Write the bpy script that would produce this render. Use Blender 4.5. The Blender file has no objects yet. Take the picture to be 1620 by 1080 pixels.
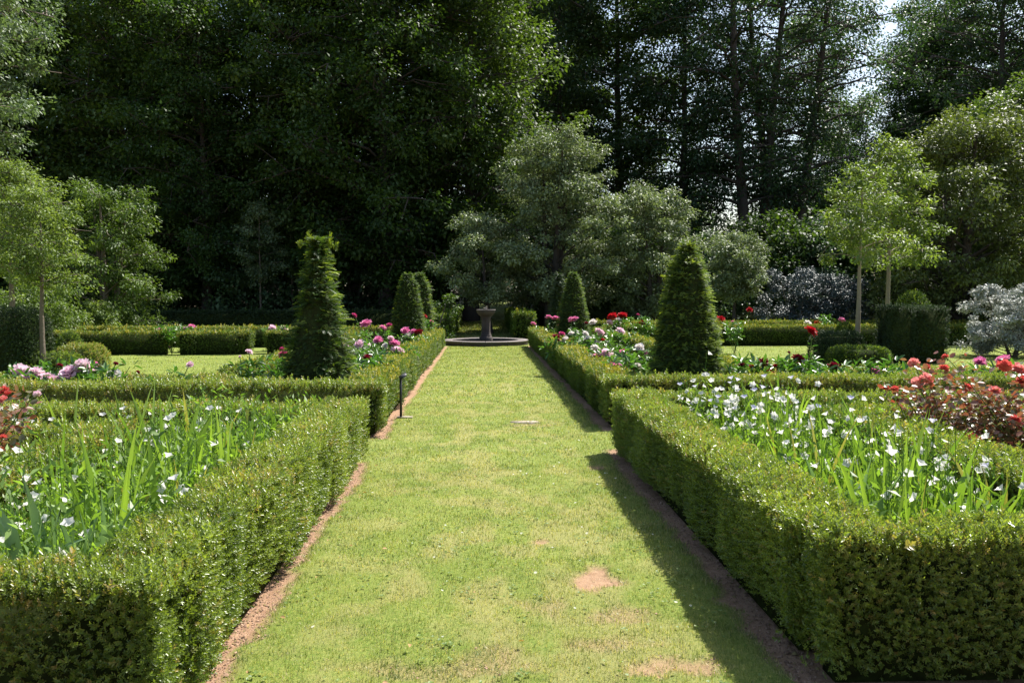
import bpy, math, random
import numpy as np
from mathutils import Vector, Matrix, Euler
R = math.radians
C = bpy.context.scene
col = C.collection

# ---------------------------------------------------------------- camera
F = 1313.0                                   # focal length in photo pixels (1620 wide)
CAM_H = 1.65
PITCH, YAW = math.atan(70 / F), math.atan(47 / F)
cd = bpy.data.cameras.new('camera'); cam = bpy.data.objects.new('camera', cd); col.objects.link(cam)
cd.sensor_width = 36; cd.lens = 36 * F / 1620; cd.clip_end = 2000; cd.clip_start = 0.05
cam.location = (0, 0, CAM_H); cam.rotation_euler = Euler((R(90) - PITCH, 0, -YAW), 'XYZ')
C.camera = cam
CM = cam.rotation_euler.to_matrix()

# ---------------------------------------------------------------- sky, sun, exposure
SUN_EL, SUN_AZ = 56.0, 47.0                  # azimuth measured from the path direction (+Y) towards +X
w = bpy.data.worlds.new('World'); C.world = w; w.use_nodes = True
nt = w.node_tree; nt.nodes.clear()
sky = nt.nodes.new('ShaderNodeTexSky'); sky.sky_type = 'NISHITA'; sky.sun_disc = False
sky.sun_elevation = R(SUN_EL); sky.sun_rotation = R(SUN_AZ)
sky.air_density = 1.2; sky.dust_density = 2.2
bg = nt.nodes.new('ShaderNodeBackground'); bg.inputs[1].default_value = 0.10
wo = nt.nodes.new('ShaderNodeOutputWorld')
nt.links.new(sky.outputs[0], bg.inputs[0]); nt.links.new(bg.outputs[0], wo.inputs[0])
sd = bpy.data.lights.new('sun', 'SUN'); sd.energy = 5.0; sd.angle = R(0.5); sd.color = (1, 0.955, 0.88)
sun = bpy.data.objects.new('sun', sd); col.objects.link(sun)
sdir = Vector((math.cos(R(SUN_EL)) * math.sin(R(SUN_AZ)), math.cos(R(SUN_EL)) * math.cos(R(SUN_AZ)), math.sin(R(SUN_EL))))
sun.rotation_euler = sdir.to_track_quat('Z', 'Y').to_euler(); sun.location = (20, 20, 40)
C.view_settings.view_transform = 'Standard'; C.view_settings.look = 'None'
C.view_settings.exposure = 1.02; C.view_settings.gamma = 1; C.view_settings.use_curve_mapping = False
cy = C.cycles
cy.max_bounces = 6; cy.diffuse_bounces = 3; cy.glossy_bounces = 2; cy.transmission_bounces = 4
cy.transparent_max_bounces = 6; cy.caustics_reflective = False; cy.caustics_refractive = False
cy.sample_clamp_indirect = 6; cy.use_denoising = True

# ---------------------------------------------------------------- measuring and noise
def P(px, py, Y):
    """world point at distance Y along the path that the photo shows at pixel (px, py)"""
    d = CM @ Vector((px - 810, 540 - py, -F))
    return Vector((0, 0, CAM_H)) + d * (Y / d.y)
def X(px, Y): return P(px, 470, Y).x
def smooth(a, b, v):
    t = np.clip((np.asarray(v, float) - a) / (b - a), 0, 1); return t * t * (3 - 2 * t)
def _hash(ix, iy, s):
    h = (ix.astype(np.int64) * 374761393 + iy.astype(np.int64) * 668265263 + s * 1442695041) & 0xffffffff
    h = ((h ^ (h >> 13)) * 1274126177) & 0xffffffff
    return ((h ^ (h >> 16)) & 0xffff) / 65535.0
def vnoise(x, y, s=0):
    x = np.asarray(x, float); y = np.asarray(y, float)
    ix = np.floor(x); iy = np.floor(y); fx = x - ix; fy = y - iy
    fx = fx * fx * (3 - 2 * fx); fy = fy * fy * (3 - 2 * fy)
    a = _hash(ix, iy, s); b = _hash(ix + 1, iy, s); c = _hash(ix, iy + 1, s); d = _hash(ix + 1, iy + 1, s)
    return (a * (1 - fx) + b * fx) * (1 - fy) + (c * (1 - fx) + d * fx) * fy
def fbm(x, y, s=0, o=4):
    v = 0; a = .5
    for k in range(o): v = v + a * vnoise(x * 2 ** k, y * 2 ** k, s + k * 7); a *= .5
    return v / .94
def gz(x, y):
    """ground height: level garden, rising gently under the wood"""
    return smooth(34, 75, y) * 1.9 + smooth(75, 140, y) * 1.5

# ---------------------------------------------------------------- mesh building
class Geo:
    def __init__(s): s.V = []; s.F = []; s.M = []; s.A = []; s.B = []; s.n = 0
    def add(s, V, Fc, mat=0, rnd=0.5, tint=0.0):
        V = np.asarray(V, float).reshape(-1, 3); Fc = np.asarray(Fc, np.int64); k = len(Fc)
        s.V.append(V); s.F.append(Fc + s.n); s.n += len(V)
        s.M.append(np.broadcast_to(np.asarray(mat), (k,))); s.A.append(np.broadcast_to(np.asarray(rnd, float), (k,)))
        s.B.append(np.broadcast_to(np.asarray(tint, float), (k,)))
    def mesh(s, name, mats, smoothf=False):
        me = bpy.data.meshes.new(name); V = np.concatenate(s.V)
        tot = np.concatenate([np.full(len(f), f.shape[1]) for f in s.F]); loops = np.concatenate([f.ravel() for f in s.F])
        st = np.concatenate([[0], np.cumsum(tot)[:-1]])
        me.vertices.add(len(V)); me.vertices.foreach_set('co', V.astype(np.float32).ravel())
        me.loops.add(len(loops)); me.loops.foreach_set('vertex_index', loops.astype(np.int32))
        me.polygons.add(len(tot)); me.polygons.foreach_set('loop_start', st.astype(np.int32))
        try: me.polygons.foreach_set('loop_total', tot.astype(np.int32))
        except Exception: pass
        me.polygons.foreach_set('material_index', np.concatenate(s.M).astype(np.int32))
        if smoothf: me.polygons.foreach_set('use_smooth', np.ones(len(tot), bool))
        a = me.attributes.new('rnd', 'FLOAT', 'FACE'); a.data.foreach_set('value', np.concatenate(s.A).astype(np.float32))
        a = me.attributes.new('tint', 'FLOAT', 'FACE'); a.data.foreach_set('value', np.concatenate(s.B).astype(np.float32))
        for m in (mats if isinstance(mats, (list, tuple)) else [mats]): me.materials.append(m)
        me.update(calc_edges=True)
        return me
def link(name, me, parent=None, loc=None, label=None, cat=None, group=None, kind=None):
    o = bpy.data.objects.new(name, me); col.objects.link(o)
    if parent is not None: o.parent = parent
    if loc is not None: o.location = loc
    tag(o, label, cat, group, kind)
    return o
def tag(o, label=None, cat=None, group=None, kind=None):
    if label: o['label'] = label
    if cat: o['category'] = cat
    if group: o['group'] = group
    if kind: o['kind'] = kind
    return o
def empty(name, loc, label, cat, group=None, rz=0):
    o = bpy.data.objects.new(name, None); col.objects.link(o); o.location = loc; o.rotation_euler.z = rz
    o.empty_display_size = .2
    return tag(o, label, cat, group)
def dup(root, loc, rz, sc=(1, 1, 1), label=None, group=None):
    r = root.copy(); col.objects.link(r); r.location = loc; r.rotation_euler = (0, 0, rz); r.scale = sc
    if label: r['label'] = label
    if group: r['group'] = group
    for ch in root.children:
        c = ch.copy(); col.objects.link(c); c.parent = r
    return r
def norm(v): return v / np.maximum(np.linalg.norm(v, axis=-1, keepdims=True), 1e-9)
def frames(d, n):
    """rotation matrices: local Y along d, local Z near n"""
    d = norm(d); n = n - (n * d).sum(-1, keepdims=True) * d; n = norm(n); x = np.cross(d, n)
    return np.stack([x, d, n], axis=-1)
def scatter(g, T, TF, pos, Rm, sc, mat=0, rnd=None, tint=None, rng=None, jit=0.0):
    n = len(pos); T = np.asarray(T, float); TF = np.asarray(TF)
    if n == 0: return
    sc = np.asarray(sc, float)
    S = T[None] * (sc[:, None, None] if sc.ndim == 1 else sc[:, None, :])
    V = np.einsum('nij,nmj->nmi', Rm, S) + pos[:, None, :]
    Fc = (TF[None] + (np.arange(n) * len(T))[:, None, None]).reshape(-1, TF.shape[1])
    k = len(TF)
    r = np.full(n, .5) if rnd is None else rnd
    r = np.repeat(r, k)
    if jit and rng is not None:
        r = np.clip(r + np.repeat(rng.uniform(-jit, jit, n * (k // 2) if k > 1 else n), 2 if k > 1 else 1)[:len(r)], 0, 1)
    t = np.zeros(n) if tint is None else tint
    g.add(V.reshape(-1, 3), Fc, mat, r, np.repeat(t, k))
# leaf shapes, length 1 along Y
LEAF = (np.array([(0, 0, 0), (.25, .3, .06), (.22, .7, .05), (0, 1, -.06), (-.22, .7, .05), (-.25, .3, .06)]), np.array([(0, 1, 2, 3), (0, 3, 4, 5)]))
DIAM = (np.array([(0, 0, 0), (.3, .5, .09), (0, 1, -.05), (-.3, .5, .09)]), np.array([(0, 1, 2, 3)]))
def template_sprig(rng, pairs=5, ll=.34, width=.5):
    """a leafy twig along Y, length 1"""
    V = []; Fc = []; n = 0
    for i in range(pairs):
        y = .25 + .7 * i / (pairs - 1); tip = i == pairs - 1
        for s in range(2):
            a = (i % 2) * math.pi / 2 + s * math.pi + rng.uniform(-.3, .3)
            open_ = .95 - .5 * i / pairs + rng.uniform(-.15, .15)
            d = np.array([math.cos(a) * math.sin(open_), math.cos(open_), math.sin(a) * math.sin(open_)])
            up = np.array([-math.cos(a) * math.cos(open_), math.sin(open_), -math.sin(a) * math.cos(open_)])
            Rm = frames(d[None], up[None])[0]; l = ll * rng.uniform(.8, 1.15) * (.8 if tip else 1)
            T = LEAF[0] * np.array([l * width * 2, l, l])
            V.append(T @ Rm.T + np.array([0, y, 0])); Fc.append(LEAF[1] + n); n += 6
    return np.concatenate(V), np.concatenate(Fc)
def template_spray(rng, pairs=9):
    """flat yew spray: needles either side of a stem along Y, with a drooping tip"""
    V = []; Fc = []; n = 0
    for i in range(pairs):
        y = i / pairs
        for s in (-1, 1):
            l = .34 * (1 - .55 * y) * rng.uniform(.8, 1.15); z = .10 * y - .28 * y * y
            T = np.array([(0, y - .025, z), (s * l * .7, y + .1, z + .05), (s * l, y + .16, z + .01), (0, y + .035, z)])
            V.append(T); Fc.append(np.array([(0, 1, 2, 3)]) + n); n += 4
    V.append(np.array([(-.02, 0, 0), (.02, 0, 0), (.015, 1.08, -.2), (-.015, 1.08, -.2)])); Fc.append(np.array([(0, 1, 2, 3)]) + n)
    return np.concatenate(V), np.concatenate(Fc)
def tube(g, pts, rad, k=6, mat=0, rnd=.5):
    pts = np.asarray(pts, float); n = len(pts); rad = np.broadcast_to(rad, (n,))
    t = np.gradient(pts, axis=0); t = norm(t); ref = np.array([.31, .95, .07])
    u = norm(np.cross(t, ref)); v = np.cross(t, u); a = np.arange(k) * 2 * math.pi / k
    V = pts[:, None] + (u[:, None] * np.cos(a)[None, :, None] + v[:, None] * np.sin(a)[None, :, None]) * rad[:, None, None]
    i = np.arange(n - 1)[:, None] * k; j = np.arange(k)[None]; j2 = (j + 1) % k
    Fc = np.stack([i + j, i + j2, i + k + j2, i + k + j], -1).reshape(-1, 4)
    g.add(V.reshape(-1, 3), Fc, mat, rnd)
def boxg(g, x0, x1, y0, y1, z0, z1, mat=0, rnd=.5):
    V = [(x, y, z) for z in (z0, z1) for y in (y0, y1) for x in (x0, x1)]
    g.add(V, [(0, 2, 3, 1), (4, 5, 7, 6), (0, 1, 5, 4), (2, 6, 7, 3), (0, 4, 6, 2), (1, 3, 7, 5)], mat, rnd)
def lathe(g, prof, k=32, mat=0, closed_top=False, flute=0):
    prof = np.asarray(prof, float); a = np.arange(k) * 2 * math.pi / k; rr = 1 + flute * np.cos(a * (k // 4))
    V = np.stack([prof[:, 0, None] * np.cos(a) * rr, prof[:, 0, None] * np.sin(a) * rr, prof[:, 1, None] + 0 * a], -1)
    n = len(prof); i = np.arange(n - 1)[:, None] * k; j = np.arange(k)[None]; j2 = (j + 1) % k
    g.add(V.reshape(-1, 3), np.stack([i + j, i + j2, i + k + j2, i + k + j], -1).reshape(-1, 4), mat)

# ---------------------------------------------------------------- materials
def ramp_mat(name, c0, c1, tintc=None, rough=.5, trans=0.0, transc=None, spec=.5, nscale=None, ncol=None, objrnd=False, bump=0, bscale=30):
    m = bpy.data.materials.new(name); m.use_nodes = True; n = m.node_tree; n.nodes.clear(); L = n.links.new
    out = n.nodes.new('ShaderNodeOutputMaterial'); pb = n.nodes.new('ShaderNodeBsdfPrincipled')
    pb.inputs['Roughness'].default_value = rough; pb.inputs['Specular IOR Level'].default_value = spec
    at = n.nodes.new('ShaderNodeAttribute'); at.attribute_name = 'rnd'
    mx = n.nodes.new('ShaderNodeMix'); mx.data_type = 'RGBA'
    mx.inputs[6].default_value = (*c0, 1); mx.inputs[7].default_value = (*c1, 1); L(at.outputs['Fac'], mx.inputs[0])
    cur = mx.outputs[2]
    if ncol is not None:
        tc = n.nodes.new('ShaderNodeTexCoord'); no = n.nodes.new('ShaderNodeTexNoise'); no.inputs['Scale'].default_value = nscale
        no.inputs['Detail'].default_value = 3; L(tc.outputs['Object'], no.inputs['Vector'])
        mr = n.nodes.new('ShaderNodeMapRange'); mr.inputs[1].default_value = .42; mr.inputs[2].default_value = .62; L(no.outputs[0], mr.inputs[0])
        m2 = n.nodes.new('ShaderNodeMix'); m2.data_type = 'RGBA'; L(mr.outputs[0], m2.inputs[0]); L(cur, m2.inputs[6]); m2.inputs[7].default_value = (*ncol, 1); cur = m2.outputs[2]
    if tintc is not None:
        a2 = n.nodes.new('ShaderNodeAttribute'); a2.attribute_name = 'tint'
        m3 = n.nodes.new('ShaderNodeMix'); m3.data_type = 'RGBA'; L(a2.outputs['Fac'], m3.inputs[0]); L(cur, m3.inputs[6]); m3.inputs[7].default_value = (*tintc, 1); cur = m3.outputs[2]
    if objrnd:
        oi = n.nodes.new('ShaderNodeObjectInfo'); hs = n.nodes.new('ShaderNodeHueSaturation')
        mr = n.nodes.new('ShaderNodeMapRange'); mr.inputs[3].default_value = .8; mr.inputs[4].default_value = 1.25; L(oi.outputs['Random'], mr.inputs[0]); L(mr.outputs[0], hs.inputs['Value'])
        mr2 = n.nodes.new('ShaderNodeMapRange'); mr2.inputs[3].default_value = .515; mr2.inputs[4].default_value = .485; L(oi.outputs['Random'], mr2.inputs[0]); L(mr2.outputs[0], hs.inputs['Hue'])
        L(cur, hs.inputs['Color']); cur = hs.outputs[0]
    L(cur, pb.inputs['Base Color'])
    if bump:
        tc = n.nodes.new('ShaderNodeTexCoord'); no = n.nodes.new('ShaderNodeTexNoise'); no.inputs['Scale'].default_value = bscale; no.inputs['Detail'].default_value = 6
        L(tc.outputs['Object'], no.inputs['Vector']); bp = n.nodes.new('ShaderNodeBump'); bp.inputs['Strength'].default_value = bump; bp.inputs['Distance'].default_value = .02
        L(no.outputs[0], bp.inputs['Height']); L(bp.outputs[0], pb.inputs['Normal'])
    if trans > 0:
        tr = n.nodes.new('ShaderNodeBsdfTranslucent'); ms = n.nodes.new('ShaderNodeMixShader'); ms.inputs[0].default_value = trans
        mm = n.nodes.new('ShaderNodeMix'); mm.data_type = 'RGBA'; mm.blend_type = 'MULTIPLY'; mm.inputs[0].default_value = 1
        L(cur, mm.inputs[6]); mm.inputs[7].default_value = (*(transc or (1.5, 1.7, .6)), 1); L(mm.outputs[2], tr.inputs['Color'])
        L(pb.outputs[0], ms.inputs[1]); L(tr.outputs[0], ms.inputs[2]); L(ms.outputs[0], out.inputs[0])
    else: L(pb.outputs[0], out.inputs[0])
    return m
M = {}
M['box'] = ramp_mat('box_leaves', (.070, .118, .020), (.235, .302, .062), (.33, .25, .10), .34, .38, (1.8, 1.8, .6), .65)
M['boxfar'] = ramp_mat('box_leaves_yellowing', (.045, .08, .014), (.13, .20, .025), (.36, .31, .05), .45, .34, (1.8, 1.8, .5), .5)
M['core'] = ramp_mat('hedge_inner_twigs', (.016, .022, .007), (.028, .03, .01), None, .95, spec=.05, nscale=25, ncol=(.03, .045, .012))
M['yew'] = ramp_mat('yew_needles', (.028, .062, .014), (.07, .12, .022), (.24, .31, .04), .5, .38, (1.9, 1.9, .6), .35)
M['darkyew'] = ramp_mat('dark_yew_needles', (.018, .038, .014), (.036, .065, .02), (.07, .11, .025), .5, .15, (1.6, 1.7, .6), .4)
M['bark'] = ramp_mat('bark', (.10, .075, .055), (.16, .13, .10), None, .85, bump=.8, bscale=18)
M['darkbark'] = ramp_mat('dark_bark', (.045, .035, .03), (.08, .065, .055), None, .9, bump=.8, bscale=8)
M['palebark'] = ramp_mat('pale_bark', (.20, .16, .11), (.28, .23, .16), None, .8, bump=.5, bscale=20)
M['beech'] = ramp_mat('wood_leaves', (.028, .058, .018), (.070, .118, .026), None, .55, .33, (1.8, 1.9, .5), .3, objrnd=True)
M['bluewood'] = ramp_mat('bluish_wood_leaves', (.034, .068, .032), (.075, .125, .05), None, .5, .3, (1.6, 1.8, .7), .35, objrnd=True)
M['lime'] = ramp_mat('young_tree_leaves', (.075, .125, .03), (.185, .255, .06), None, .5, .38, (1.5, 1.5, .6), .4)
M['maple'] = ramp_mat('shrubby_tree_leaves', (.055, .10, .022), (.13, .19, .04), None, .5, .32, (1.6, 1.7, .6), .4)
M['hawthorn'] = ramp_mat('grey_green_leaves', (.105, .145, .07), (.25, .30, .16), None, .5, .26, (1.4, 1.5, .7), .35)
M['olive'] = ramp_mat('olive_green_leaves', (.06, .085, .025), (.14, .175, .05), None, .5, .28, (1.5, 1.6, .6), .4)
M['ash'] = ramp_mat('pale_ash_leaves', (.07, .11, .055), (.15, .20, .10), None, .5, .28, (1.4, 1.6, .7), .4)
M['silver'] = ramp_mat('silver_shrub_leaves', (.20, .23, .20), (.50, .51, .48), None, .5, .15, (1.1, 1.1, 1), .5)
M['blue'] = ramp_mat('shade_darkened_blue_grey_leaves', (.03, .048, .05), (.07, .098, .10), None, .5, .12, (1.1, 1.1, 1), .5)  # leaf colour lowered to stand in for shade on these shrubs
M['filler'] = ramp_mat('bellflower_foliage', (.09, .17, .03), (.22, .34, .07), None, .45, .42, (1.6, 1.7, .6), .5)
M['iris'] = ramp_mat('iris_blades', (.13, .23, .04), (.27, .38, .08), (.45, .36, .14), .4, .4, (1.5, 1.6, .5), .6)
M['irisgrey'] = ramp_mat('grey_iris_blades', (.15, .25, .11), (.23, .34, .17), (.45, .36, .14), .42, .3, (1.4, 1.5, .7), .6)
M['stem'] = ramp_mat('green_stems', (.08, .14, .03), (.14, .22, .05), None, .5, .2)
M['white'] = ramp_mat('white_petals', (.86, .84, .78), (.92, .90, .85), None, .6, .5, (1, 1, 1), .3)
M['lilac'] = ramp_mat('pale_lilac_petals', (.62, .61, .78), (.72, .71, .84), None, .6, .35, (1, 1, 1), .3)
M['peony_leaf'] = ramp_mat('peony_leaves', (.045, .12, .022), (.10, .20, .04), None, .32, .3, (1.6, 1.8, .6), .7)
def petal(name, c0, c1): return ramp_mat(name, c0, c1, None, .55, .3, (1.1, 1.0, 1.0), .3)
PET = {'pale': petal('pale_pink_petals', (.82, .54, .66), (.88, .76, .81)), 'pink': petal('pink_petals', (.68, .16, .38), (.80, .36, .56)),
       'deep': petal('deep_pink_petals', (.42, .03, .14), (.62, .10, .28)), 'red': petal('red_petals', (.35, .006, .015), (.55, .02, .03)),
       'dark': petal('dark_red_petals', (.13, .004, .015), (.26, .01, .03)), 'white': petal('white_peony_petals', (.76, .74, .70), (.84, .83, .8)),
       'rosered': petal('rose_red_petals', (.60, .07, .07), (.74, .18, .14)),
       'coral': petal('coral_petals', (.80, .22, .22), (.88, .44, .38))}
M['roseleaf'] = ramp_mat('reddish_rose_leaves', (.26, .07, .055), (.20, .14, .08), (.12, .17, .06), .34, .3, (1.7, 1.1, .7), 1.0)
M['stone'] = ramp_mat('shade_darkened_weathered_stone', (.028, .020, .017), (.055, .040, .034), None, .8, nscale=3, ncol=(.07, .055, .045), bump=.6, bscale=14)  # brown stone darkened to stand in for tree shade on the fountain
M['stonetop'] = ramp_mat('lit_pale_weathered_coping', (.13, .11, .105), (.19, .165, .155), None, .75, nscale=4, ncol=(.16, .13, .12), bump=.5, bscale=14)  # paler than the wall: the sunlit top is put into the colour
M['slab'] = ramp_mat('pale_slab_stone', (.36, .29, .25), (.42, .35, .30), None, .85, nscale=9, ncol=(.22, .2, .12), bump=.5, bscale=25)
M['metal'] = ramp_mat('black_metal', (.02, .02, .022), (.03, .03, .03), None, .4)
M['plate'] = ramp_mat('black_plate_face', (.05, .05, .05), (.06, .06, .06), None, .35)
M['grass'] = ramp_mat('grass_blades', (.075, .125, .025), (.29, .32, .10), (.52, .43, .24), .45, .4, (1.5, 1.6, .5), .4)
mw = bpy.data.materials.new('dark_water'); mw.use_nodes = True; b = mw.node_tree.nodes['Principled BSDF']
b.inputs['Base Color'].default_value = (.012, .016, .012, 1); b.inputs['Roughness'].default_value = .06; M['water'] = mw

# ground: one sheet whose real cover (turf, thin turf, bare earth, leaf litter) follows the vertex attribute 'cover'
def ground_mat():
    m = bpy.data.materials.new('ground_cover'); m.use_nodes = True; n = m.node_tree; n.nodes.clear(); L = n.links.new
    out = n.nodes.new('ShaderNodeOutputMaterial'); pb = n.nodes.new('ShaderNodeBsdfPrincipled'); pb.inputs['Roughness'].default_value = .85
    pb.inputs['Specular IOR Level'].default_value = .2
    tc = n.nodes.new('ShaderNodeTexCoord')
    def noise(s, d=5, r=.6):
        x = n.nodes.new('ShaderNodeTexNoise'); x.inputs['Scale'].default_value = s; x.inputs['Detail'].default_value = d; x.inputs['Roughness'].default_value = r
        L(tc.outputs['Object'], x.inputs['Vector']); return x.outputs[0]
    def mr(v, a, b, c=0, d=1):
        x = n.nodes.new('ShaderNodeMapRange'); x.inputs[1].default_value = a; x.inputs[2].default_value = b; x.inputs[3].default_value = c; x.inputs[4].default_value = d; L(v, x.inputs[0]); return x.outputs[0]
    def mix(f, a, b):
        x = n.nodes.new('ShaderNodeMix'); x.data_type = 'RGBA'
        L(f, x.inputs[0])
        for v, i in ((a, 6), (b, 7)):
            if isinstance(v, tuple): x.inputs[i].default_value = (*v, 1)
            else: L(v, x.inputs[i])
        return x.outputs[2]
    at = n.nodes.new('ShaderNodeAttribute'); at.attribute_name = 'soil'
    ad = n.nodes.new('ShaderNodeAttribute'); ad.attribute_name = 'dry'
    al = n.nodes.new('ShaderNodeAttribute'); al.attribute_name = 'litter'
    g = mix(mr(noise(1.1, 6), .35, .65), (.15, .20, .035), (.23, .265, .06))
    g = mix(mr(noise(28, 4, .8), .4, .65), g, (.10, .165, .02))
    g = mix(mr(noise(90, 3, .8), .5, .7), g, (.30, .30, .07))
    g = mix(ad.outputs['Fac'], g, (.34, .28, .13))
    s = mix(mr(noise(14, 6, .7), .35, .65), (.27, .155, .09), (.40, .25, .155))
    s = mix(mr(noise(60, 4, .8), .55, .72), s, (.14, .085, .06))
    s = mix(mr(noise(140, 2, .8), .6, .72), s, (.55, .42, .33))
    l = mix(mr(noise(2.5, 6, .7), .35, .65), (.035, .028, .018), (.075, .06, .035))
    c = mix(at.outputs['Fac'], g, s); c = mix(al.outputs['Fac'], c, l)
    L(c, pb.inputs['Base Color'])
    bp = n.nodes.new('ShaderNodeBump'); bp.inputs['Strength'].default_value = .7; bp.inputs['Distance'].default_value = .02; L(noise(55, 8, .8), bp.inputs['Height']); L(bp.outputs[0], pb.inputs['Normal'])
    L(pb.outputs[0], out.inputs[0]); return m
XL, XR = -1.17, 1.40                          # faces of the two near hedges towards the path
PATCH = [(.66, 4.78, .11, .20, .95), (.38, 5.55, .05, .06, .8), (.93, 3.62, .26, .10, .8), (.62, 3.86, .25, .08, .45), (.05, 3.7, .2, .12, .5),
         (.70, 4.25, .16, .10, .5), (.25, 4.35, .18, .10, .4), (-.35, 3.62, .3, .1, .4), (1.13, 7.9, .10, .12, .8), (.58, 10.7, .30, .16, .4), (-.5, 3.3, .5, .1, .5), (.45, 3.2, .6, .12, .6)]
def soil(x, y):
    nz = fbm(x * 7, y * 7, 3) - .5; big = fbm(x * 1.3, y * .8, 9) - .5
    xl = np.where(y < 9.2, XL + .08, -1.20 + .09); xr = np.where(y < 9.2, XR - .12, 1.55 - .10)
    xl = np.where((y > 8.25) & (y < 9.75), -1.45, xl); xr = np.where((y > 8.9) & (y < 10.2), 1.6, xr)
    s = smooth(0, .09, (xl - x) + nz * .16 + big * .07) + smooth(0, .10, (x - xr) + nz * .16 + big * .07)
    s = np.where(y > 28.2, 0, s)
    lawn = ((x < -3.9) | (x > 4.3)) & (y > 11.8) & (y < 28)
    s = np.where(lawn, 0, np.clip(s, 0, 1))
    s = np.where(y > 34, 0, s)
    for (a, b_, ra, rb, k) in PATCH:
        d = np.sqrt(((x - a) / ra) ** 2 + ((y - b_) / rb) ** 2)
        s = np.maximum(s, k * (1 - smooth(.35, 1.35, d + nz * 2.6)))
    return np.clip(s, 0, 1)
def dry(x, y):
    return np.clip((fbm(x * 4.2, y * 3.0, 21, 6) - .5) * 2.8 + .22 * (fbm(x * 1.1, y * .8, 29) > .5) * .4 + .06 * smooth(9, 3, y), 0, .42) * (1 - .75 * smooth(13, 26, y)) * np.exp(-((x - .1) / 1.1) ** 4)
def litter(x, y):
    strip = smooth(2.0, 1.2, np.abs(x - .2)); return smooth(35, 40, y + 2 * (fbm(x * .5, y * .5, 5) - .5)) * (1 - strip * .9)
xs = np.unique(np.round(np.concatenate([-np.geomspace(220, 3.2, 46), np.arange(-3.0, 3.2, .045), np.geomspace(3.2, 220, 46)]), 4))
ys = np.unique(np.round(np.concatenate([np.linspace(-60, 0, 12), np.arange(.5, 13, .05), np.arange(13, 36, .25), np.arange(36, 90, 1.5), np.geomspace(90, 900, 16)]), 4))
GX, GY = np.meshgrid(xs, ys); gxx, gyy = GX.ravel(), GY.ravel()
so = soil(gxx, gyy)
GZ = gz(gxx, gyy) + (fbm(gxx * 1.2, gyy * 1.2, 31) - .5) * .05 + (fbm(gxx * 9, gyy * 9, 33) - .5) * .012 - so * .018
nx = len(xs); i = np.arange(len(ys) - 1)[:, None] * nx; j = np.arange(nx - 1)[None]
g = Geo(); g.add(np.stack([gxx, gyy, GZ], -1), np.stack([i + j, i + j + 1, i + nx + j + 1, i + nx + j], -1).reshape(-1, 4))
me = g.mesh('ground', ground_mat(), True)
for nm, v in (('soil', so), ('dry', dry(gxx, gyy)), ('litter', litter(gxx, gyy))):
    a = me.attributes.new(nm, 'FLOAT', 'POINT'); a.data.foreach_set('value', np.asarray(v, np.float32))
link('ground', me, kind='structure')

# ---------------------------------------------------------------- grass blades
def blades(name, regs, seed, desc):
    rng = np.random.default_rng(seed); g = Geo()
    T = np.array([(-.5, 0, 0), (.5, 0, 0), (.34, .55, .06), (0, 1, .28), (-.34, .55, .06)]); TF4 = np.array([(0, 1, 2, 4)]); TF3 = np.array([(4, 2, 3)])
    for (x0, x1, y0, y1, dens, h, wd) in regs:
        n = int((x1 - x0) * (y1 - y0) * dens); x = rng.uniform(x0, x1, n); y = rng.uniform(y0, y1, n)
        s = soil(x, y); lit = litter(x, y); keep = (rng.random(n) > s * 1.15 - .02) & (rng.random(n) > lit) & (vnoise(x * 9, y * 9, 77) + rng.random(n) > .42)
        x, y = x[keep], y[keep]; n = len(x); d = dry(x, y)
        az = rng.uniform(0, 2 * math.pi, n); tilt = rng.uniform(.35, 1.55, n)
        dd = np.stack([np.cos(az) * np.sin(tilt), np.sin(az) * np.sin(tilt), np.cos(tilt)], -1)
        nn = np.stack([-np.cos(az) * np.cos(tilt), -np.sin(az) * np.cos(tilt), np.sin(tilt)], -1)
        z = gz(x, y) + (fbm(x * 1.2, y * 1.2, 31) - .5) * .05 - .006
        hh = h * rng.uniform(.5, 1.3, n) * (.75 + .5 * fbm(x * 3, y * 3, 55)); sc = np.stack([np.full(n, wd) * rng.uniform(.7, 1.3, n), hh, hh], -1)
        Rm = frames(dd, nn); r = np.clip(rng.random(n) * .8 + 1.1 * (fbm(x * 5, y * 5, 66, 5) - .45), 0, 1)
        t = (rng.random(n) < .12 + d * .75 + .45 * smooth(.5, .7, fbm(x * 14, y * 14, 91))) * rng.uniform(.3, 1, n)
        V = (np.einsum('nij,nmj->nmi', Rm, T[None] * sc[:, None, :]) + np.stack([x, y, z], -1)[:, None]).reshape(-1, 3)
        o = (np.arange(n) * 5)[:, None, None]
        g.add(V, (TF4[None] + o).reshape(-1, 4), 0, r, t)
        g.V.append(np.zeros((0, 3))); g.F.append((TF3[None] + o).reshape(-1, 3) + g.n - len(V)); g.M.append(np.zeros(n)); g.A.append(r); g.B.append(t)
    link(name, g.mesh(name, M['grass']), kind='stuff', label=desc, cat='grass')
blades('grass', [(-1.15, 1.4, 2.6, 5, 17000, .024, .0028), (-1.15, 1.4, 5, 8, 10000, .026, .004), (-1.6, 1.7, 8, 13, 4500, .028, .006),
                 (-1.15, 1.6, 13, 28, 1500, .032, .011), (-12, -4.0, 12.4, 24.0, 500, .03, .014), (4.4, 17, 12.4, 28, 450, .03, .015), (-1.2, 1.6, 30, 46, 500, .06, .03)],
       5, 'short sunlit green turf with dry straw patches covering path and lawns')

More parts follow.
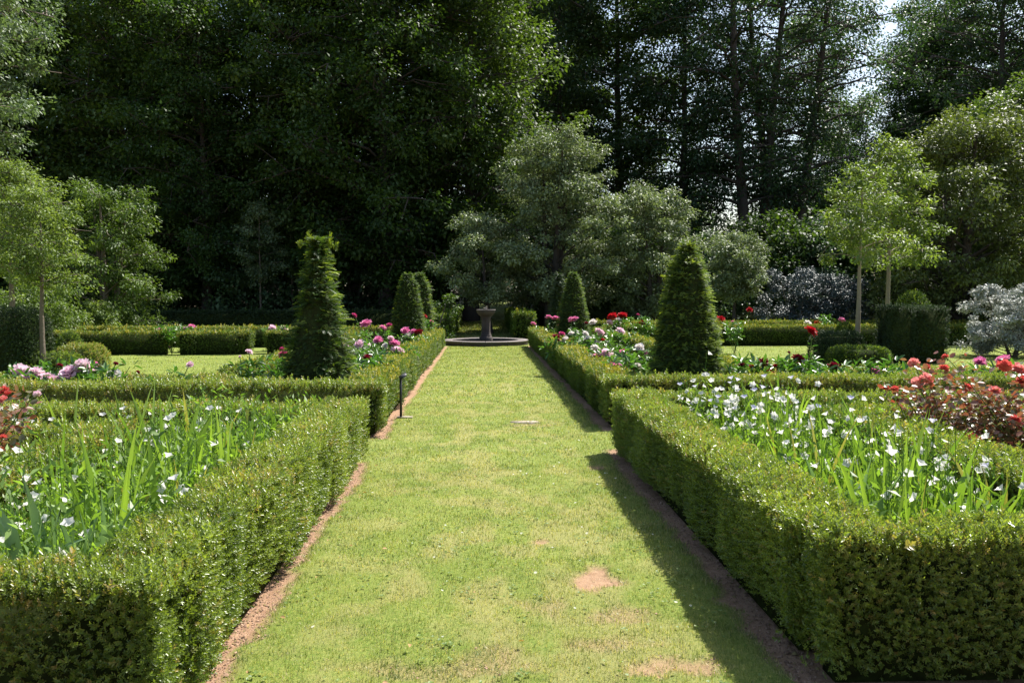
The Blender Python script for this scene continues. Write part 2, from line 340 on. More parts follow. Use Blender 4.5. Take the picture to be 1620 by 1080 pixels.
M['crumb'] = ramp_mat('soil_crumbs_and_dry_leaves', (.12, .065, .04), (.36, .23, .155), (.20, .15, .06), .9)
rng = np.random.default_rng(71); g = Geo(); n = 30000
x = np.concatenate([rng.uniform(-1.25, -.75, n // 2), rng.uniform(1.0, 1.5, n // 3), rng.uniform(-1, 1.2, n - n // 2 - n // 3)]); y = rng.uniform(0, 1, n) ** 1.5 * 9 + 2.8
k = rng.random(n) < soil(x, y) * .9; x, y = x[k], y[k]; n = len(x); z = (fbm(x * 1.2, y * 1.2, 31) - .5) * .05 - soil(x, y) * .018 + .002
V = np.array([(-.5, -.5, 0), (.6, -.4, .1), (.4, .5, 0), (-.5, .4, .15), (0, 0, .6)]); 
scatter(g, V, np.array([(0, 1, 4), (1, 2, 4), (2, 3, 4), (3, 0, 4)]), np.stack([x, y, z], -1), frames(norm(np.stack([rng.normal(0, 1, n), rng.normal(0, 1, n), 0 * x], -1)), norm(np.array([0, 0, 1.]) + rng.normal(0, .3, (n, 3)))), rng.uniform(.003, .012, n) * np.where(rng.random(n) < .03, 2.2, 1), 0, rng.random(n), (rng.random(n) < .2) * 1.0)
link('soil_crumbs', g.mesh('soil_crumbs', M['crumb']), kind='stuff', label='reddish soil crumbs and dry bits along the hedge feet', cat='soil')
# broad-leaved weeds and clover in the turf
M['clover'] = ramp_mat('clover_and_plantain', (.09, .16, .03), (.19, .26, .06), None, .5, .35)
rng = np.random.default_rng(72); g = Geo(); n = 5000
x = rng.uniform(-1.05, 1.3, n); y = 2.9 + rng.random(n) ** 1.3 * 9
k = (vnoise(x * 5, y * 5, 41) * .6 + vnoise(x * 17, y * 17, 43) * .4 > .60) & (soil(x, y) < .2); x, y = x[k], y[k]; n = len(x)
pp = np.stack([x, y, (fbm(x * 1.2, y * 1.2, 31) - .5) * .05 + .014], -1)
for q in range(3):
    a = rng.uniform(0, 6.28, n); scatter(g, LEAF[0] * np.array([1.5, 1, 1]), LEAF[1], pp, frames(norm(np.stack([np.cos(a), np.sin(a), .25 + 0 * a], -1)), norm(np.array([0, 0, 1.]) + rng.normal(0, .25, (n, 3)))), rng.uniform(.008, .019, n), 0, rng.random(n))
link('clover', g.mesh('clover', M['clover']), kind='stuff', label='clover and small broad-leaved weeds scattered through the path turf', cat='clover')
# ---------------------------------------------------------------- clipped hedges
SPR = [template_sprig(np.random.default_rng(k), 5, .36, .40) for k in range(5)]
def hedge(label, x0, x1, y0, y1, h=.62, lod=0, mat='box', brown=.3, seed=0, cat='hedge', group=None, name='box_hedge', slots=(), z0=0, yel=0.0, core='core', rag=1.0, ntop=1.0):
    rng = np.random.default_rng(1000 + seed); g = Geo()
    ins = (.10, .10, .08, .10)[lod]
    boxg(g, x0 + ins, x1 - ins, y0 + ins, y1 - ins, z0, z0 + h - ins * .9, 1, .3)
    size = (.042, .055, .075, .14)[lod]; dens = (4300, 2000, 900, 260)[lod]
    faces = [((x0, y0, h), (x1 - x0, 0, 0), (0, y1 - y0, 0), (0, 0, 1), (x1 - x0) * (y1 - y0) * 1.35 * ntop), ((x0, y0, 0), (x1 - x0, 0, 0), (0, 0, h), (0, -1, 0), (x1 - x0) * h),
             ((x0, y1, 0), (x1 - x0, 0, 0), (0, 0, h), (0, 1, 0), (x1 - x0) * h * .8), ((x0, y0, 0), (0, y1 - y0, 0), (0, 0, h), (-1, 0, 0), (y1 - y0) * h), ((x1, y0, 0), (0, y1 - y0, 0), (0, 0, h), (1, 0, 0), (y1 - y0) * h)]
    for (o, u, v, nrm, area) in faces:
        n = int(area * dens); a = rng.random((n, 2)); o, u, v, nrm = map(np.array, (o, u, v, nrm)); top = nrm[2] > 0
        p = o + u * a[:, :1] + v * a[:, 1:]
        s1 = (p[:, 0] + p[:, 1]) if top else (p[:, 0] * abs(nrm[1]) + p[:, 1] * abs(nrm[0])); s2 = p[:, 2] if not top else p[:, 0] - p[:, 1]
        bulge = (vnoise(s1 * 2.4 + seed, s2 * (1.2 if not top else 2.4) + 3, seed) - .6) * .115 + (vnoise(s1 * 9, s2 * 9, seed + 5) - .5) * .03
        if not top: bulge = bulge - .05 * smooth(.16, 0, p[:, 2]) - .02 * smooth(h - .09, h, p[:, 2])
        else:
            e = np.minimum(np.minimum(p[:, 0] - x0, x1 - p[:, 0]), np.minimum(p[:, 1] - y0, y1 - p[:, 1])); bulge = bulge * .55 - .03 * smooth(.07, 0, e)
        p = p + nrm * (bulge * rag - rng.random(n) ** 1.6 * .065 * (1 + lod * .3))[:, None] - nrm * size * .55
        keep = np.ones(n, bool)
        for sy in slots: keep &= ~((np.abs(p[:, 1] - sy) < .05 + .02 * rng.random(n)) & (not top))
        keep &= p[:, 2] > .02
        if not top: keep &= rng.random(n) > .55 * smooth(.2, .04, p[:, 2]) + .35 * smooth(.66, .8, vnoise(s1 * 5, s2 * 5, seed + 9))
        p = p[keep]; n = len(p)
        d = norm(nrm * .8 + np.array([0, 0, .55]) + rng.normal(0, .38, (n, 3)))
        Rm = frames(d, norm(rng.normal(0, 1, (n, 3))))
        sc = size * rng.uniform(.75, 1.3, n)
        if top: stray = rng.random(n) < .05; sc = np.where(stray, sc * 1.7, sc)
        cl = vnoise(p[:, 0] * 4 + p[:, 2] * 3, p[:, 1] * 4, seed + 1)
        r = np.clip(.15 + .55 * cl + rng.uniform(-.25, .35, n) + (.12 if top else 0), 0, 1)
        bn = fbm(p[:, 0] * 2.2 + seed, p[:, 1] * 2.2 + p[:, 2] * 2, seed + 2)
        t = np.where(rng.random(n) < (np.clip((bn - .5) * 4, 0, 1) * brown * (1.0 if top else .3) + (.16 if top else .03)), rng.uniform(.15, .85, n), 0)
        if top and yel: t = np.maximum(t, (rng.random(n) < yel) * rng.uniform(.4, 1, n))
        tid = rng.integers(0, len(SPR), n)
        pos = p.copy(); pos[:, 2] += z0
        for k in range(len(SPR)):
            q = tid == k
            if lod <= 1: scatter(g, SPR[k][0], SPR[k][1], pos[q], Rm[q], sc[q], 0, r[q], t[q], rng, .12)
            else: # farther hedges: same twigs, fewer leaves each
                sel = SPR[k][1][4:]; scatter(g, SPR[k][0], sel, pos[q], Rm[q], sc[q], 0, r[q], t[q], rng, .12)
    return link(name, g.mesh(name, [M[mat], M[core]]), label=label, cat=cat, group=group)
GH = 'clipped box hedges around the beds'
hedge('near left box hedge along the grass path, its right face speckled with glossy leaves', -1.53, XL + .03, 3.27, 8.25, h=.65, lod=0, brown=.55, seed=1, group=GH)
hedge('left box hedge end facing the viewer in the bottom left corner, green and shaded', -4.6, XL + .03, 2.92, 3.27, h=.64, lod=0, brown=.35, seed=2, group=GH)
hedge('near right box hedge along the grass path with its shaded face over bare soil', XR - .02, 1.82, 3.66, 8.85, h=.65, lod=0, brown=.25, seed=3, group=GH)
hedge('big shaded box hedge face filling the bottom right corner in front of the bellflowers', XR + .01, 4.6, 3.33, 3.66, lod=0, brown=.22, seed=4, group=GH, h=.66)
hedge('low box hedge closing the left bellflower bed, just before the cross path', -8.5, -1.52, 7.75, 8.2, lod=1, brown=.6, seed=5, group=GH)
hedge('inner box hedge behind the left bellflowers with browned top, beside the red roses', -3.15, -2.75, 3.35, 6.9, lod=1, brown=.9, seed=6, group=GH)
hedge('short browned box hedge running left from the bellflowers behind the red rose leaves', -8.5, -3.15, 6.45, 6.9, lod=1, brown=.9, seed=7, group=GH)
hedge('low box hedge closing the right bellflower bed at its far side', 1.80, 9.0, 8.35, 8.8, lod=1, brown=.4, seed=8, group=GH)
hedge('inner box hedge on the right between the white bellflowers and the coral roses', 3.12, 3.6, 3.9, 7.75, lod=1, brown=.35, seed=9, group=GH)
hedge('box hedge running right behind the coral rose bush', 3.6, 9.0, 7.35, 7.8, lod=1, brown=.35, seed=10, group=GH)
# second pair of beds
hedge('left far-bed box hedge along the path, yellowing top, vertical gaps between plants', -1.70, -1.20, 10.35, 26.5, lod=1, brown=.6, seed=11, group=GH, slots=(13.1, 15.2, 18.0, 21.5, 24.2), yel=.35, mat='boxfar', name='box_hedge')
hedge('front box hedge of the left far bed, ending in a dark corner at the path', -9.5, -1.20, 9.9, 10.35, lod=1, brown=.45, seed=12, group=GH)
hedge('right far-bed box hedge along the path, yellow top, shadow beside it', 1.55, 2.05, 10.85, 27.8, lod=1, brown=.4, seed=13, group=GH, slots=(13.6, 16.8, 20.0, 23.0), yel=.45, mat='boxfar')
hedge('front box hedge of the right far bed with a bushy corner at the path', 1.55, 11.5, 10.4, 10.85, lod=1, brown=.35, seed=14, group=GH)
hedge('inner box hedge behind the pale peonies on the left, in front of the lawn', -9.5, -3.4, 11.45, 11.85, h=.55, lod=1, brown=.7, seed=15, group=GH, yel=.2)
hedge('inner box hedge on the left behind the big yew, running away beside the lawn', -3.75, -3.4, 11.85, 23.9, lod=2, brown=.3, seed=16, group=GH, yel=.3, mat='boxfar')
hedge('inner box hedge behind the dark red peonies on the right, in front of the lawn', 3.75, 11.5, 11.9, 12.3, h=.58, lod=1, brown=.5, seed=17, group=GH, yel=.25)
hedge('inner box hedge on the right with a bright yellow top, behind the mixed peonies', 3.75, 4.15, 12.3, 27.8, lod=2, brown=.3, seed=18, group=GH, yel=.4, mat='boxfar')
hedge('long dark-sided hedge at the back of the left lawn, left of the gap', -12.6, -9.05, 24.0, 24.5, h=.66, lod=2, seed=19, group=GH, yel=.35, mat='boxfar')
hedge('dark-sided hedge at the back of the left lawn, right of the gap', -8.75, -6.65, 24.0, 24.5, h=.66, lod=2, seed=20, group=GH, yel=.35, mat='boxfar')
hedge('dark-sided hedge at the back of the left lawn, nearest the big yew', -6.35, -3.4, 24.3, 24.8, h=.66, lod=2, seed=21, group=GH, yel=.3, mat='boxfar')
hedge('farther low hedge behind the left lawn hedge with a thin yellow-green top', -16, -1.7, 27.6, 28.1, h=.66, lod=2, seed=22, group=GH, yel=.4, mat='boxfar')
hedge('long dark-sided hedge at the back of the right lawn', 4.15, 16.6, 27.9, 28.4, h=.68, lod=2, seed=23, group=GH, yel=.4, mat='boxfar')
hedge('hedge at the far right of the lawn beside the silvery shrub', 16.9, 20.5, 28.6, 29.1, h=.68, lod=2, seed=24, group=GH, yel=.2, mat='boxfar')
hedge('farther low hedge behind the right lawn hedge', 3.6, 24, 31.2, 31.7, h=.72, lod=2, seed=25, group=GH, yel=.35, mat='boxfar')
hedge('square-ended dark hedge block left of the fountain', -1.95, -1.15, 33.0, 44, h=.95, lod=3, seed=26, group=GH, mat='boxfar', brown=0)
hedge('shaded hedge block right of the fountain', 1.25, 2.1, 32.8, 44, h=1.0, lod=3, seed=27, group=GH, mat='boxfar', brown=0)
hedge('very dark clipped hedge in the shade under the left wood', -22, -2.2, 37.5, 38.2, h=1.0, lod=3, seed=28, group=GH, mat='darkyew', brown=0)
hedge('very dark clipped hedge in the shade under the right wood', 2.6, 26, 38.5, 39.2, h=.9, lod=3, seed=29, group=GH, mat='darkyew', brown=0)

# ---------------------------------------------------------------- clipped yews
SPY = [template_spray(np.random.default_rng(50 + k)) for k in range(4)]
def yew(label, x, y, h, r0, r1, seed, size=.13, dens=520, ragged=.3, flat=False, name='yew_cone', mat='yew', cat='yew', group=None, bulge=.0, tipy=.35, stems=True):
    rng = np.random.default_rng(seed); root = empty(name, (x, y, float(gz(0, y))), label, cat, group)
    def prof(t): return (r0 + (r1 - r0) * t) * (1 + bulge * np.sin(t * math.pi)) * (1 + .35 * smooth(.88, 1, t) if flat else (1 - .45 * smooth(.9, 1, t))) * (1 - .12 * smooth(.08, 0, t))
    g = Geo(); tt = np.linspace(0, .97, 14)
    lathe(g, np.stack([np.maximum(prof(tt) - size * .55, .02), tt * h], -1), 14, 1)
    n = int(2 * math.pi * (r0 + r1) / 2 * h * dens); t = rng.random(n); t = np.where(rng.random(n) < .15, 1 - t * t * .12, t)
    keep = rng.random(n) < (prof(t) / r0 * .9 + .1); t = t[keep]; n = len(t); a = rng.uniform(0, 2 * math.pi, n)
    lump = (vnoise(a * 3.2, t * h * 3.5, seed) - .5) * size * 1.1
    lay = .5 + .5 * np.sin(t * h * 2 * math.pi / .24 + 2.5 * vnoise(a * 2, t * 4, seed + 3))
    r = prof(t) - size * .75 + lump * ragged * 2 + lay * size * .22
    u = np.where(t > .9, np.sqrt(rng.random(n)), 1 - .12 * rng.random(n) ** 2); r = r * u
    out = np.stack([np.cos(a), np.sin(a), 0 * a], -1); p = out * r[:, None]; p[:, 2] = t * h
    d = norm(out * 1.0 + np.array([0, 0, 1]) * (.12 + .25 * (t > .95)[:, None]) + rng.normal(0, .33, (n, 3)))
    nn = norm(np.array([0, 0, 1]) + rng.normal(0, .35, (n, 3)))
    Rm = frames(d, nn); sc = size * rng.uniform(.7, 1.35, n) * (1 + ragged * .8 * (rng.random(n) < .12))
    rn = np.clip(rng.uniform(0, .8, n) + .3 * lay - .1, 0, 1); tn = (rng.random(n) < tipy * (.3 + lay * .6)) * rng.uniform(.1, .9, n)
    k4 = rng.integers(0, 4, n)
    for k in range(4):
        q = k4 == k; scatter(g, SPY[k][0], SPY[k][1], p[q], Rm[q], sc[q], 0, rn[q], tn[q])
    link('foliage', g.mesh('foliage', [M[mat], M['core']]), root)
    if stems:
        g = Geo(); tube(g, [(0, 0, -.05), (.01, 0, h * .5), (0, 0, h * .93)], [.06, .045, .02], 7); link('trunk', g.mesh('trunk', M['bark']), root)
    return root
lx = X(503, 11.25)
L0 = yew('large ragged yew cone on the left with a flat tufted top', lx, 11.25, 2.40, .61, .065, 7, size=.095, dens=1250, ragged=.8, flat=True)
g = Geo(); rng = np.random.default_rng(3)                     # the tufts that stick out of its flat top
for (dx, dz, ln) in ((-.12, 2.33, .22), (.16, 2.30, .24), (-.22, 2.30, .10), (.24, 2.27, .10)):
    m = 16; tz = np.linspace(0, 1, m); p = np.stack([dx + .02 * tz, 0 * tz, dz + tz * ln * .8], -1); a = rng.uniform(0, 6.28, m)
    d = norm(np.stack([np.cos(a) * .6, np.sin(a) * .6, 1 + 0 * a], -1)); scatter(g, SPY[0][0], SPY[0][1], p, frames(d, norm(rng.normal(0, 1, (m, 3)))), .10 * (1 - .5 * tz), 0, rng.random(m), rng.random(m))
link('top_tuft', g.mesh('top_tuft', M['yew']), L0)
yew('large rounded yew cone on the right of the path', X(1087, 11.6), 11.6, 2.38, .52, .16, 8, size=.08, dens=1500, ragged=.4, bulge=.24, tipy=.9)
yew('small smooth yew cone in the far left peony bed', X(646, 23.7), 23.7, 2.30, .50, .20, 9, size=.09, dens=900, ragged=.3, bulge=.2)
yew('small yew just behind the far left cone, looser and paler', X(664, 27.2), 27.2, 2.4, .50, .22, 10, size=.11, dens=600, ragged=.7, bulge=.2)
yew('small smooth yew cone in the far right peony bed', X(907, 23.9), 23.9, 2.33, .53, .18, 11, size=.09, dens=900, ragged=.3, bulge=.16)
yew('dark yew cone in the shade behind the far right cone', X(884, 31), 31.0, 2.5, .46, .14, 12, size=.16, dens=300, ragged=.3, mat='darkyew', bulge=.15)  # darker needle material paints in the shade on this cone
# clipped yew block with a dome behind, and cushions at its foot
def cushion(label, cx, cy_, rx, ry, h, seed, mat='darkyew', size=.07, dens=900, name='clipped_cushion', boxy=2.6, tip=.3, z0=0, cat='shrub'):
    rng = np.random.default_rng(seed); g = Geo()
    def sup(u, v):
        cu, su, cv, sv = np.cos(u), np.sin(u), np.cos(v), np.sin(v); e = 2 / boxy
        f = lambda a: np.sign(a) * np.abs(a) ** e
        return np.stack([f(cv) * f(cu) * rx, f(cv) * f(su) * ry, f(sv) * h], -1)
    uu, vv = np.meshgrid(np.linspace(0, 2 * math.pi, 17), np.linspace(0, math.pi / 2, 6)); V = sup(uu.ravel(), vv.ravel()) * .84
    i = np.arange(5)[:, None] * 17; j = np.arange(16)[None]; g.add(V, np.stack([i + j, i + j + 1, i + 18 + j, i + 17 + j], -1).reshape(-1, 4), 1, .3)
    n = int((math.pi * (rx + ry) * h + math.pi * rx * ry) * dens)
    u = rng.uniform(0, 2 * math.pi, n); v = np.arcsin(rng.random(n)); p = sup(u, v); nr = norm(p / np.array([rx, ry, h]) ** 2 + 1e-6); nr = np.sign(p) * np.abs(nr) ** 1.0
    p = p * (1 - .06 * rng.random(n)[:, None]) + nr * (vnoise(u * 4, v * 4, seed)[:, None] - .5) * .05 - nr * size * .3
    d = norm(nr + np.array([0, 0, .35]) + rng.normal(0, .4, (n, 3))); Rm = frames(d, norm(rng.normal(0, 1, (n, 3)))); k5 = rng.integers(0, 5, n)
    r = rng.random(n); t = (rng.random(n) < tip) * rng.random(n); sc = size * rng.uniform(.7, 1.3, n)
    for k in range(5):
        q = k5 == k; scatter(g, SPR[k][0], SPR[k][1][4:], p[q], Rm[q], sc[q], 0, r[q], t[q])
    return link(name, g.mesh(name, [M[mat], M['core']]), loc=(cx, cy_, z0), label=label, cat=cat)
bx0, bx1, bx2 = X(1398, 20.3), X(1441, 20.3), X(1497, 20.3)
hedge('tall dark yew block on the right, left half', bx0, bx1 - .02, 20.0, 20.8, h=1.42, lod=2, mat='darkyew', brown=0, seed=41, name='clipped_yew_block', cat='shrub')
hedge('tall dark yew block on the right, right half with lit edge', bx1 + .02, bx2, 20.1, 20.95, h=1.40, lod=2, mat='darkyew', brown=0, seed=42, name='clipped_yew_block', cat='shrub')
cushion('small green dome rising behind the dark yew block', X(1444, 22.6), 22.6, .56, .56, 1.80, 3, boxy=2.4, size=.08, dens=420, mat='yew', name='clipped_dome')
cushion('low flat-topped dark cushion at the foot of the right standard tree', X(1325, 20.8), 20.8, .62, .5, .78, 4, boxy=4, name='clipped_cushion')
cushion('lowest front cushion between the yew block and the standard tree', X(1360, 19.4), 19.4, .70, .45, .48, 5, boxy=4, mat='yew')
cushion('small domed cushion on top of the low dark cushions on the right', X(1338, 21.6), 21.6, .30, .30, .98, 6, boxy=2.2, mat='yew')
cushion('dark rounded clipped yew at the left edge of the photo', X(16, 17.6), 17.6, .68, .6, 1.42, 7, boxy=4, size=.09, dens=600, name='clipped_yew_block')
cushion('brownish flat clipped shrub beside the left tree trunk', X(128, 18.4), 18.4, .50, .45, .62, 8, boxy=3.4, mat='box', tip=.5)
cushion('small dome shrub behind the brownish clipped shrub', X(108, 19.2), 19.2, .30, .3, .86, 9, boxy=2.2, mat='yew')
cushion('low green cushion in front of the left tree trunk', X(72, 17.4), 17.4, .75, .4, .50, 10, boxy=3, mat='yew', tip=.5)

# ---------------------------------------------------------------- trees
def tree(label, x, y, h, base, rad, shape='egg', nl=30, cpl=4, rc=.5, lpc=60, leaf=.09, mat='beech', bark='darkbark', tr=.1, seed=0, name='tree', group=None, cat='tree',
         lean=(0, 0), rise=.35, stems=1, simple=False, droop=.2, sx=1.0, out_bias=.55, spread=.3, topw=.15, z=None):
    rng = np.random.default_rng(seed + 500)
    zg = float(gz(x, y)) if z is None else z
    root = empty(name, (x, y, zg - .02), label, cat, group)
    def prof(t):
        if shape == 'round': return np.sqrt(np.maximum(1 - (2 * t - 1) ** 2, 0)) * .95 + .05
        if shape == 'cone': return (1 - t) ** .7 * .92 + .08
        if shape == 'egg': return np.where(t < .35, .62 + .38 * np.sin(t / .35 * math.pi / 2), np.cos((t - .35) / .65 * math.pi / 2) ** .75 * (1 - topw) + topw)
        if shape == 'col': return np.where(t < .8, .75 + .25 * np.sin(t * 9), .8 * np.cos((t - .8) / .2 * math.pi / 2 * .8))
        if shape == 'dome': return np.sqrt(np.maximum(1 - t ** 2.2, 0)) * .97 + .03
    gt = Geo(); gc = Geo(); P3 = []; Rc = []
    if not simple: leaf *= .86; rc *= .82; lpc = int(lpc * 1.25)
    for s in range(stems):
        a0 = 2 * math.pi * s / max(stems, 1) + .6; off = np.array([math.cos(a0), math.sin(a0)]) * (0 if stems == 1 else spread)
        m = 9; tt = np.linspace(0, 1, m); wob = np.cumsum(rng.normal(0, .012 * h / 5, (m, 2)), 0)
        tx = off[0] * .25 + off[0] * tt * 2.2 + lean[0] * tt + wob[:, 0] - wob[0, 0]; ty = off[1] * .25 + off[1] * tt * 2.2 + lean[1] * tt + wob[:, 1] - wob[0, 1]
        path = np.stack([tx, ty, tt * h * .93], -1); tube(gt, path, tr * (1 - .86 * tt) * (1 + .5 * np.exp(-tt * 30)), 8)
        for i in range(nl // stems):
            t = ((i + rng.random()) / (nl // stems)); zz = base + (h - base) * t * .96; L = rad * float(prof(np.array(t))) * rng.uniform(.55, 1.15)
            f = np.clip(zz / (h * .93), 0, 1); c0 = np.array([np.interp(f, tt, tx), np.interp(f, tt, ty), zz - L * rise * .8]); c0[2] = max(c0[2], base * .75)
            az = i * 2.39996 + rng.uniform(-.5, .5); dv = np.array([math.cos(az) * sx, math.sin(az), 0])
            q = np.linspace(0, 1, 5); lz = L * rise * (q * 1.6 - q * q * (.6 + droop)); limb = c0 + dv * (L * q)[:, None] + np.array([0, 0, 1]) * lz[:, None] + rng.normal(0, .03 * L, (5, 3)) * q[:, None]
            f2 = tr * (1 - .8 * f) * .42; tube(gt, limb, np.maximum(f2 * (1 - .8 * q), .006 * h / 5), 5)
            for c in range(cpl):
                fr = 1 - (rng.random() ** 1.2) * out_bias; k = fr * 4; i0 = min(int(k), 3); b0 = limb[i0] + (limb[i0 + 1] - limb[i0]) * (k - i0)
                P3.append(b0 + rng.normal(0, 1, 3) * rc * np.array([.75, .75, .5])); Rc.append(rc * rng.uniform(.6, 1.25))
                tube(gt, [b0, (b0 + P3[-1]) / 2 + np.array([0, 0, .04]), P3[-1]], [.012 * h / 6, .008 * h / 6, .004 * h / 6], 3)
    P3 = np.array(P3); Rc = np.array(Rc); n = len(P3) * lpc; ci = np.repeat(np.arange(len(P3)), lpc)
    v = norm(rng.normal(0, 1, (n, 3))) * (rng.random(n) ** .45)[:, None]; v[:, 2] *= .62
    p = P3[ci] + v * Rc[ci][:, None]
    d = norm(np.stack([v[:, 0], v[:, 1], v[:, 2] - .35], -1) + rng.normal(0, .45, (n, 3))); nn = norm(np.array([0, 0, .9]) + v * .7 + rng.normal(0, .33, (n, 3)))
    r = np.clip(rng.random(n) * .35 + np.repeat(rng.uniform(-.05, .7, len(P3)), lpc), 0, 1)
    T, TF = DIAM if simple else LEAF
    scatter(gc, T, TF, p, frames(d, nn), leaf * rng.uniform(.65, 1.3, n), 0, r)
    link('trunk', gt.mesh('trunk', M[bark], True), root); link('crown', gc.mesh('crown', M[mat]), root)
    return root
# two standard trees on the right, two on the left
tree('slender pale-trunked standard tree in front on the right', X(1358, 21), 21, 4.95, 2.75, 1.28, 'dome', 20, 4, .34, 62, .10, 'lime', 'palebark', .075, 1, droop=.7, rise=.35)
tree('taller bright yellow-green standard tree just behind on the right', X(1404, 24.5), 24.5, 6.35, 2.9, 1.5, 'egg', 26, 4, .40, 62, .125, 'lime', 'palebark', .085, 2, droop=.7, rise=.4)
tree('young tree with straight trunk on the left, in front of the clipped shrubs', X(66, 17.2), 17.2, 4.0, 2.0, 1.1, 'egg', 26, 5, .28, 62, .07, 'lime', 'bark', .06, 3, droop=.6)
tree('second young tree at the left edge behind the first', X(18, 21.5), 21.5, 5.1, 2.5, 1.35, 'dome', 34, 5, .36, 60, .085, 'lime', 'bark', .09, 4, droop=.6)
tree('bushy green tree at the left behind the lawn hedge, branches to the ground', X(172, 31), 31, 5.8, .5, 2.3, 'egg', 48, 6, .48, 74, .12, 'maple', 'bark', .14, 5, stems=3, topw=.05)
tree('pale grey-green ash overhanging the top left corner', X(-115, 23), 23, 12.5, 4.6, 3.4, 'round', 60, 6, .62, 100, .13, 'ash', 'bark', .28, 6, droop=.5)
tree('grey-green thorn tree in the centre behind the fountain, leaning crown', X(872, 38), 38, 9.0, 1.3, 3.2, 'egg', 74, 6, .62, 90, .15, 'hawthorn', 'darkbark', .22, 7, stems=3, topw=.12, lean=(.3, 0), rise=.5)
tree('low spreading part of the thorn left of the centre, reaching over the path', X(775, 37), 37, 5.2, 1.6, 2.5, 'egg', 30, 5, .42, 80, .14, 'hawthorn', 'darkbark', .13, 8, rise=.5, lean=(-.5, 0))
tree('rounded grey-green bush tree right of the centre thorn', X(1035, 38), 38, 6.6, .8, 2.2, 'egg', 44, 6, .55, 84, .14, 'hawthorn', 'darkbark', .16, 9, stems=2)
tree('small round light-leaved tree behind the right yew cone', X(1162, 35), 35, 4.3, 1.7, 1.5, 'round', 34, 6, .38, 70, .12, 'hawthorn', 'darkbark', .1, 10)
tree('large olive-green bush tree on the right behind the standard trees', X(1520, 33), 33, 9.0, .8, 4.3, 'egg', 90, 7, .7, 90, .15, 'olive', 'darkbark', .26, 11, stems=3, rise=.5, topw=.3)
tree('bright green tree at the right edge above the olive-green one', X(1640, 37), 37, 11.5, 3, 4.6, 'round', 70, 7, .75, 90, .17, 'maple', 'darkbark', .3, 12)
tree('thin dark sapling standing before the left wood', X(412, 40), 40, 6.2, 2.4, 1.1, 'egg', 24, 4, .4, 44, .13, 'ash', 'bark', .06, 13)
tree('fainter dark sapling beside the first before the left wood', X(462, 42), 42, 6.0, 2.4, 1.1, 'egg', 22, 4, .4, 40, .13, 'beech', 'bark', .06, 14)
tree('blue-grey feathery shrub in the shade on the right, left of two', X(1262, 34), 34, 2.7, .1, 1.35, 'round', 30, 6, .36, 70, .11, 'blue', 'bark', .05, 15, stems=3, name='blue_shrub', cat='shrub')
tree('blue-grey feathery shrub in the shade behind the standard tree trunk', X(1325, 34.5), 34.5, 2.6, .1, 1.3, 'round', 30, 6, .36, 70, .11, 'blue', 'bark', .05, 16, stems=3, name='blue_shrub', cat='shrub')
tree('silvery white shrub at the right edge of the lawn', X(1606, 22.5), 22.5, 2.05, .08, 1.22, 'dome', 44, 7, .22, 76, .075, 'silver', 'bark', .04, 17, stems=3, name='silver_shrub', cat='shrub', rise=.3)
tree('small dark glossy shrub between the left cones and the fountain', X(683, 30.5), 30.5, 1.9, .1, .5, 'egg', 14, 4, .24, 40, .11, 'beech', 'bark', .04, 18, stems=2, name='glossy_shrub', cat='shrub')
tree('pale green shrub behind the left young trees', X(120, 28.6), 28.6, 1.5, .1, 1.1, 'dome', 22, 5, .3, 60, .09, 'lime', 'bark', .04, 19, stems=2, name='pale_shrub', cat='shrub')
tree('loose green shrub behind the left edge topiary', X(48, 26), 26, 2.1, .1, 1.4, 'dome', 28, 6, .34, 60, .10, 'maple', 'bark', .05, 20, stems=3, name='loose_shrub', cat='shrub')
# tall trees of the wood
GW = 'tall trees of the wood closing the garden'
def wy(px, y): return y + 1.5 if px < 760 else 8 + y * 1.02
def wood(label, px, y, **k):
    y = wy(px, y); d = dict(h=24, base=3.2, rad=5.0, shape='egg', nl=96, cpl=5, rc=1.1, lpc=130, leaf=.21, mat='beech', tr=.34, simple=True, rise=.3, topw=.3, droop=.7); d.update(k)
    seed = d.pop('seed'); d['h'] *= .9 if px < 760 else 1; return tree(label, X(px, y), y, seed=seed, group=GW, name='woodland_tree', **d)
v1 = wood('tall wood tree at the far left behind the ash', 40, 45, seed=31)
v2 = wood('tall wood tree with sunlit top sprays left of the sky notch', 235, 43, seed=32, h=22.5)
v3 = wood('massive dark beech-like tree left of the centre', 610, 42, seed=33, h=25, rad=5.8)
v4 = wood('dark tree with visible trunk right of the centre, above the thorn', 880, 47, seed=34, base=5.5, mat='bluewood', nl=60, h=25)
v5 = wood('tall blue-green tree with twin dark trunks and open crown right of the centre', 1195, 44, seed=35, base=7.2, mat='bluewood', nl=90, cpl=4, rc=1.1, lpc=92, h=28, rad=5.8, tr=.42, stems=2, spread=1.3)
v6 = wood('open-branched dark tree against the sky in the top right corner', 1570, 46, seed=36, base=7.5, mat='bluewood', nl=96, cpl=5, rc=1.0, lpc=80, h=27, rad=7.0, tr=.36, out_bias=.5)
def wdup(src, px, y, rz, s, label, sz=None):
    x = X(px, y); return dup(src, (x, y, float(gz(x, y)) - .02), rz, (s, s, sz or s), label)
